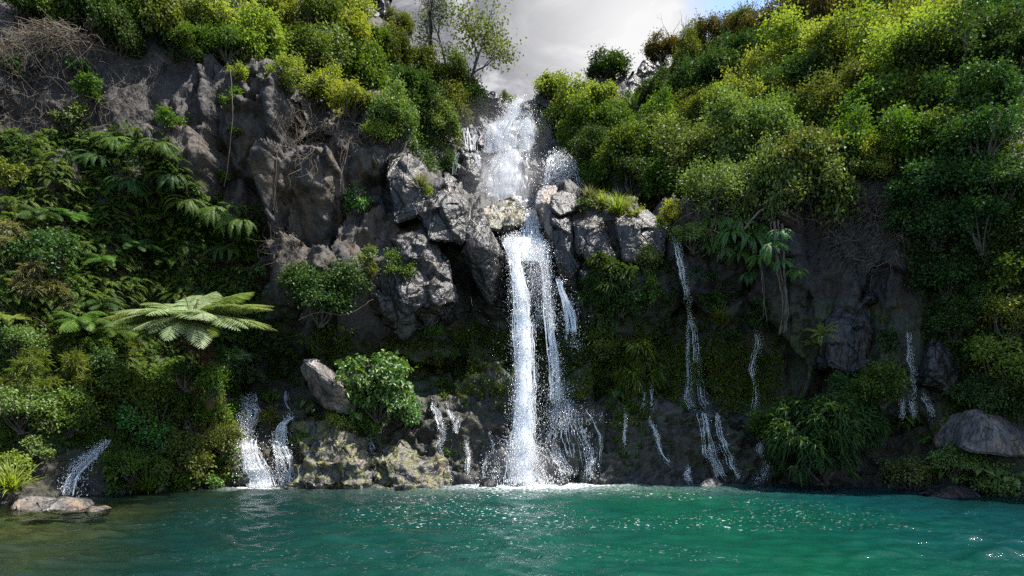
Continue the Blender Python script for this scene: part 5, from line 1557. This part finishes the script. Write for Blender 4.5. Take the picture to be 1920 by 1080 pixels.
fall('waterfall', 'broad bright cascade tumbling into the pool left of the mossy mound',
     [('stream', on_rock([(472, 735, 16), (470, 755, 28), (474, 775, 30), (462, 800, 34), (460, 820, 30)]), dict(nv=60, layers=3, wob=.1)), ('stream', on_rock([(462, 815, 34), (468, 845, 38), (478, 880, 56), (488, 914, 66)], .25), dict(sheet=1, nv=60, nu=14, layers=1, wob=.1))], 'wdense',
     [(on_rock([(470, 745, 30), (462, 810, 40), (470, 850, 50), (488, 912, 76)], .3), dict(n=5200, s=(.006, .02), dy=.12, spread=.5))])
fall('waterfall', 'narrower bright cascade beside the mossy mound, right of its twin',
     [('stream', on_rock([(542, 730, 10), (538, 752, 14), (548, 768, 12)]), dict(nv=30)), ('stream', on_rock([(548, 780, 12), (532, 795, 18), (526, 820, 26), (530, 850, 34), (538, 885, 40), (540, 912, 44)], .3), dict(nv=70, nu=12, layers=3, wob=.1))], ['wmid', 'wdense'],
     [(on_rock([(540, 785, 18), (526, 825, 30), (536, 880, 40), (540, 912, 50)], .3), dict(n=3600, s=(.006, .02), dy=.12, spread=.55))])
fall('waterfall', 'slanting slide of white water on the left shore above the flat rocks',
     [('stream', on_rock([(208, 822, 8), (190, 842, 18), (165, 866, 26), (145, 886, 34), (134, 905, 36), (128, 930, 40)], .2), dict(nv=60, nu=12, layers=3, wob=.06))], 'wdense',
     [(on_rock([(200, 832, 14), (150, 880, 34), (130, 928, 44)], .25), dict(n=2400, s=(.006, .02), dy=.1, spread=.55))])
TR = 'thin trickles over the dark rocks'
for lb, ss, mt in [
    ('thin stream trickling down the sunlit mossy rock into the pool', [[(694, 826, 8), (702, 850, 16), (706, 880, 14), (706, 912, 12)]], 'wmid'),
    ('forked trickle on the dark rock just right of the low mossy ledge', [[(812, 758, 6), (824, 780, 14), (832, 812, 18)], [(832, 818, 10), (822, 845, 14), (838, 880, 12), (846, 900, 12)], [(838, 765, 5), (850, 790, 6)], [(860, 786, 8), (854, 815, 10)]], 'wmid'),
    ('short straight trickle on dark rock between fork and main plunge', [[(875, 830, 8), (878, 855, 10), (878, 885, 12)]], 'wmid'),
    ('faint crooked trickle close to the left side of the plunge', [[(915, 812, 4), (922, 840, 6), (908, 870, 6), (904, 890, 5)]], 'wthin'),
    ('tallest thin fall threading down the right wall to the water', [[(1264, 440, 8), (1272, 470, 10), (1284, 520, 12), (1290, 580, 10), (1302, 630, 12), (1312, 700, 16), (1322, 765, 16)], [(1318, 770, 26), (1325, 810, 20), (1330, 850, 28), (1345, 870, 16), (1358, 896, 14)], [(1330, 855, 10), (1340, 880, 10), (1345, 895, 8)]], 'wmid'),
    ('faint companion strand left of the tallest thin fall', [[(1292, 560, 10), (1290, 650, 10), (1292, 720, 14), (1290, 750, 18), (1300, 768, 12)]], 'wthin'),
    ('slanting bright strand right of the tallest thin fall near the pool', [[(1344, 775, 5), (1352, 810, 14), (1362, 845, 18), (1376, 880, 14), (1380, 898, 12)]], 'wmid'),
    ('spouting strand on the right wall above the bamboo shrub', [[(1418, 622, 12), (1420, 650, 16), (1412, 690, 14), (1414, 740, 14), (1416, 770, 12)], [(1410, 770, 8), (1414, 790, 8)]], 'wmid'),
    ('curling stream around the left foot of the bamboo shrub', [[(1432, 826, 10), (1424, 842, 12), (1438, 858, 14), (1440, 874, 16), (1424, 894, 20), (1412, 902, 16)]], 'wmid'),
    ('crooked bright rivulet on the brown rock below the twin trickles', [[(1219, 785, 4), (1224, 805, 10), (1234, 830, 12), (1244, 855, 8), (1254, 868, 6)]], 'wmid'),
    ('twin trickles below the palm-like bamboo clump', [[(1206, 685, 6), (1207, 760, 8)], [(1217, 680, 6), (1219, 762, 7)]], 'wthin'),
    ('spout falling down the far right dark wall', [[(1700, 620, 6), (1704, 660, 9), (1708, 700, 10), (1712, 742, 18)]], 'wthin'),
    ('faint double drip under the far right spout', [[(1688, 752, 8), (1690, 785, 8)], [(1706, 750, 8), (1712, 785, 6)], [(1728, 742, 5), (1745, 775, 5)]], 'wthin'),
    ('tiny splash rivulet at the waterline left of the small pale rock', [[(1294, 876, 6), (1286, 890, 10), (1292, 902, 14)]], 'wmid'),
    ('faint vertical drip on the brown rock between fan and rivulet', [[(1170, 772, 5), (1171, 800, 6), (1172, 830, 5)]], 'wthin'),
]:
    paths = [on_rock(s_, .2) for s_ in ss]
    sp = [(q, dict(n=int(460 + 1.3 * abs(q[-1][1] - q[0][1]) * (q[0][3] + q[-1][3]) / 6), s=(.005, .013), dy=.08, spread=.5)) for q in paths]
    fall('trickle', lb, [('stream', q, dict(nv=44, nu=7, layers=2, wob=.05)) for q in paths], mt, sp, TR)

# mist hanging at the foot of the upper cascade
def mist(name, label, px, py, D, rx, ry, rz, dens):
    bm = bmesh.new()
    bmesh.ops.create_icosphere(bm, subdivisions=3, radius=1)
    me = bpy.data.meshes.new(name)
    bm.to_mesh(me)
    bm.free()
    o = link(bpy.data.objects.new(name, me))
    o.location = P(px, py, D)
    o.scale = (rx, ry, rz)
    m = bpy.data.materials.new(name)
    t = NT(m)
    g = t.n('ShaderNodeTexCoord').outputs['Object']
    r = t.n('ShaderNodeVectorMath', {0: g}, operation='LENGTH').outputs['Value']
    d = t.math('MULTIPLY', t.ramp(r, [(.0, 1.0), (.95, 0.0)]), dens)
    t.out(None, t.n('ShaderNodeVolumePrincipled', {'Color': (.95, .96, 1, 1), 'Density': d, 'Anisotropy': .3}))
    me.materials.append(m)
    tag(o, label, 'mist', kind='stuff')


mist('mist', 'sunlit mist at the foot of the upper cascade', 950, 345, 40.3, 3.6, 2.0, 2.6, .22)
mist('mist', 'thin mist drifting round the upper cascade', 935, 265, 42.5, 4.5, 2.0, 3.6, .06)
mist('mist', 'spray mist at the foot of the main plunge', 985, 880, 26.0, 1.9, .8, 1.6, .32)
# ------------------------------------------------------------ camera, sky, sun
cam = bpy.data.objects.new('camera', bpy.data.cameras.new('camera'))
COL.objects.link(cam)
cam.location = (0, 0, H)
cam.rotation_euler = (math.pi / 2, 0, 0)
cam.data.sensor_width = 36
cam.data.lens = 36 * F / 1920
cam.data.shift_y = (HY - 540) / 1920
cam.data.clip_end = 2000
SC.camera = cam
AZ, EL = math.radians(95), math.radians(64)
w = bpy.data.worlds.new('World')
SC.world = w
t = NT(w)
sky = t.n('ShaderNodeTexSky', sky_type='NISHITA', sun_disc=False, sun_elevation=EL, sun_rotation=AZ, altitude=300, air_density=1.0, dust_density=.6, ozone_density=2.0)
gen = t.n('ShaderNodeTexCoord').outputs['Generated']
z = t.n('ShaderNodeSeparateXYZ', {0: gen}).outputs[2]
c1 = t.noise(t.scale(gen, (1.5, 1.5, 2.6)), 2.3, 7, .55, .5)
hole = t.n('ShaderNodeVectorMath', {0: gen, 1: Vector((470 / F, 1, 822 / F)).normalized()}, operation='DISTANCE').outputs['Value']
cover = t.math('MULTIPLY', t.ramp(c1, [(.26, .8), (.40, 1.0)]), t.math('MULTIPLY', t.ramp(hole, [(.05, 0.1), (.10, 1.0)]), t.ramp(t.math('ADD', t.n('ShaderNodeSeparateXYZ', {0: gen}).outputs[1], t.math('MULTIPLY', t.math('SUBTRACT', c1, .5), 1.2)), [(.05, .12), (.45, 1.0)])), clamp=True)
glow = t.n('ShaderNodeVectorMath', {0: gen, 1: Vector((250 / F, 1, 730 / F)).normalized()}, operation='DISTANCE').outputs['Value']
c2 = t.noise(t.scale(gen, (1.2, 1.2, 2.2)), 5.0, 8, .6, .9)
ccol = t.ramp(c2, [(.38, (.52, .54, .63)), (.48, (.84, .84, .94)), (.58, (1.85, 1.85, 1.95))])
gcol = t.mix(t.ramp(t.math('ADD', glow, t.math('MULTIPLY', t.math('SUBTRACT', c2, .5), .35)), [(.02, .9), (.20, 0.0)]), ccol, (2.7, 2.7, 2.7))
skyc = t.mix(cover, sky.outputs[0], gcol)
bg = t.n('ShaderNodeBackground', {'Color': skyc, 'Strength': .16})
o = t.n('ShaderNodeOutputWorld', {'Surface': bg})
sl = bpy.data.lights.new('sun', 'SUN')
sl.energy = 5.0
sl.angle = math.radians(.5)
sl.color = (1, .95, .87)
sun = link(bpy.data.objects.new('sun', sl))
sv = Vector((math.sin(AZ) * math.cos(EL), math.cos(AZ) * math.cos(EL), math.sin(EL)))
sun.rotation_euler = sv.to_track_quat('Z', 'Y').to_euler()
sun.location = sv * 60
SC.view_settings.view_transform = 'Standard'
SC.view_settings.look = 'None'
SC.view_settings.gamma = 1
SC.view_settings.exposure = 1.25
cy = SC.cycles
cy.max_bounces = 6
cy.diffuse_bounces = 3
cy.glossy_bounces = 2
cy.transmission_bounces = 3
cy.transparent_max_bounces = 24
cy.caustics_reflective = False
cy.caustics_refractive = False
cy.use_denoising = False
cy.sample_clamp_indirect = 6.0
cy.sample_clamp_direct = 40.0
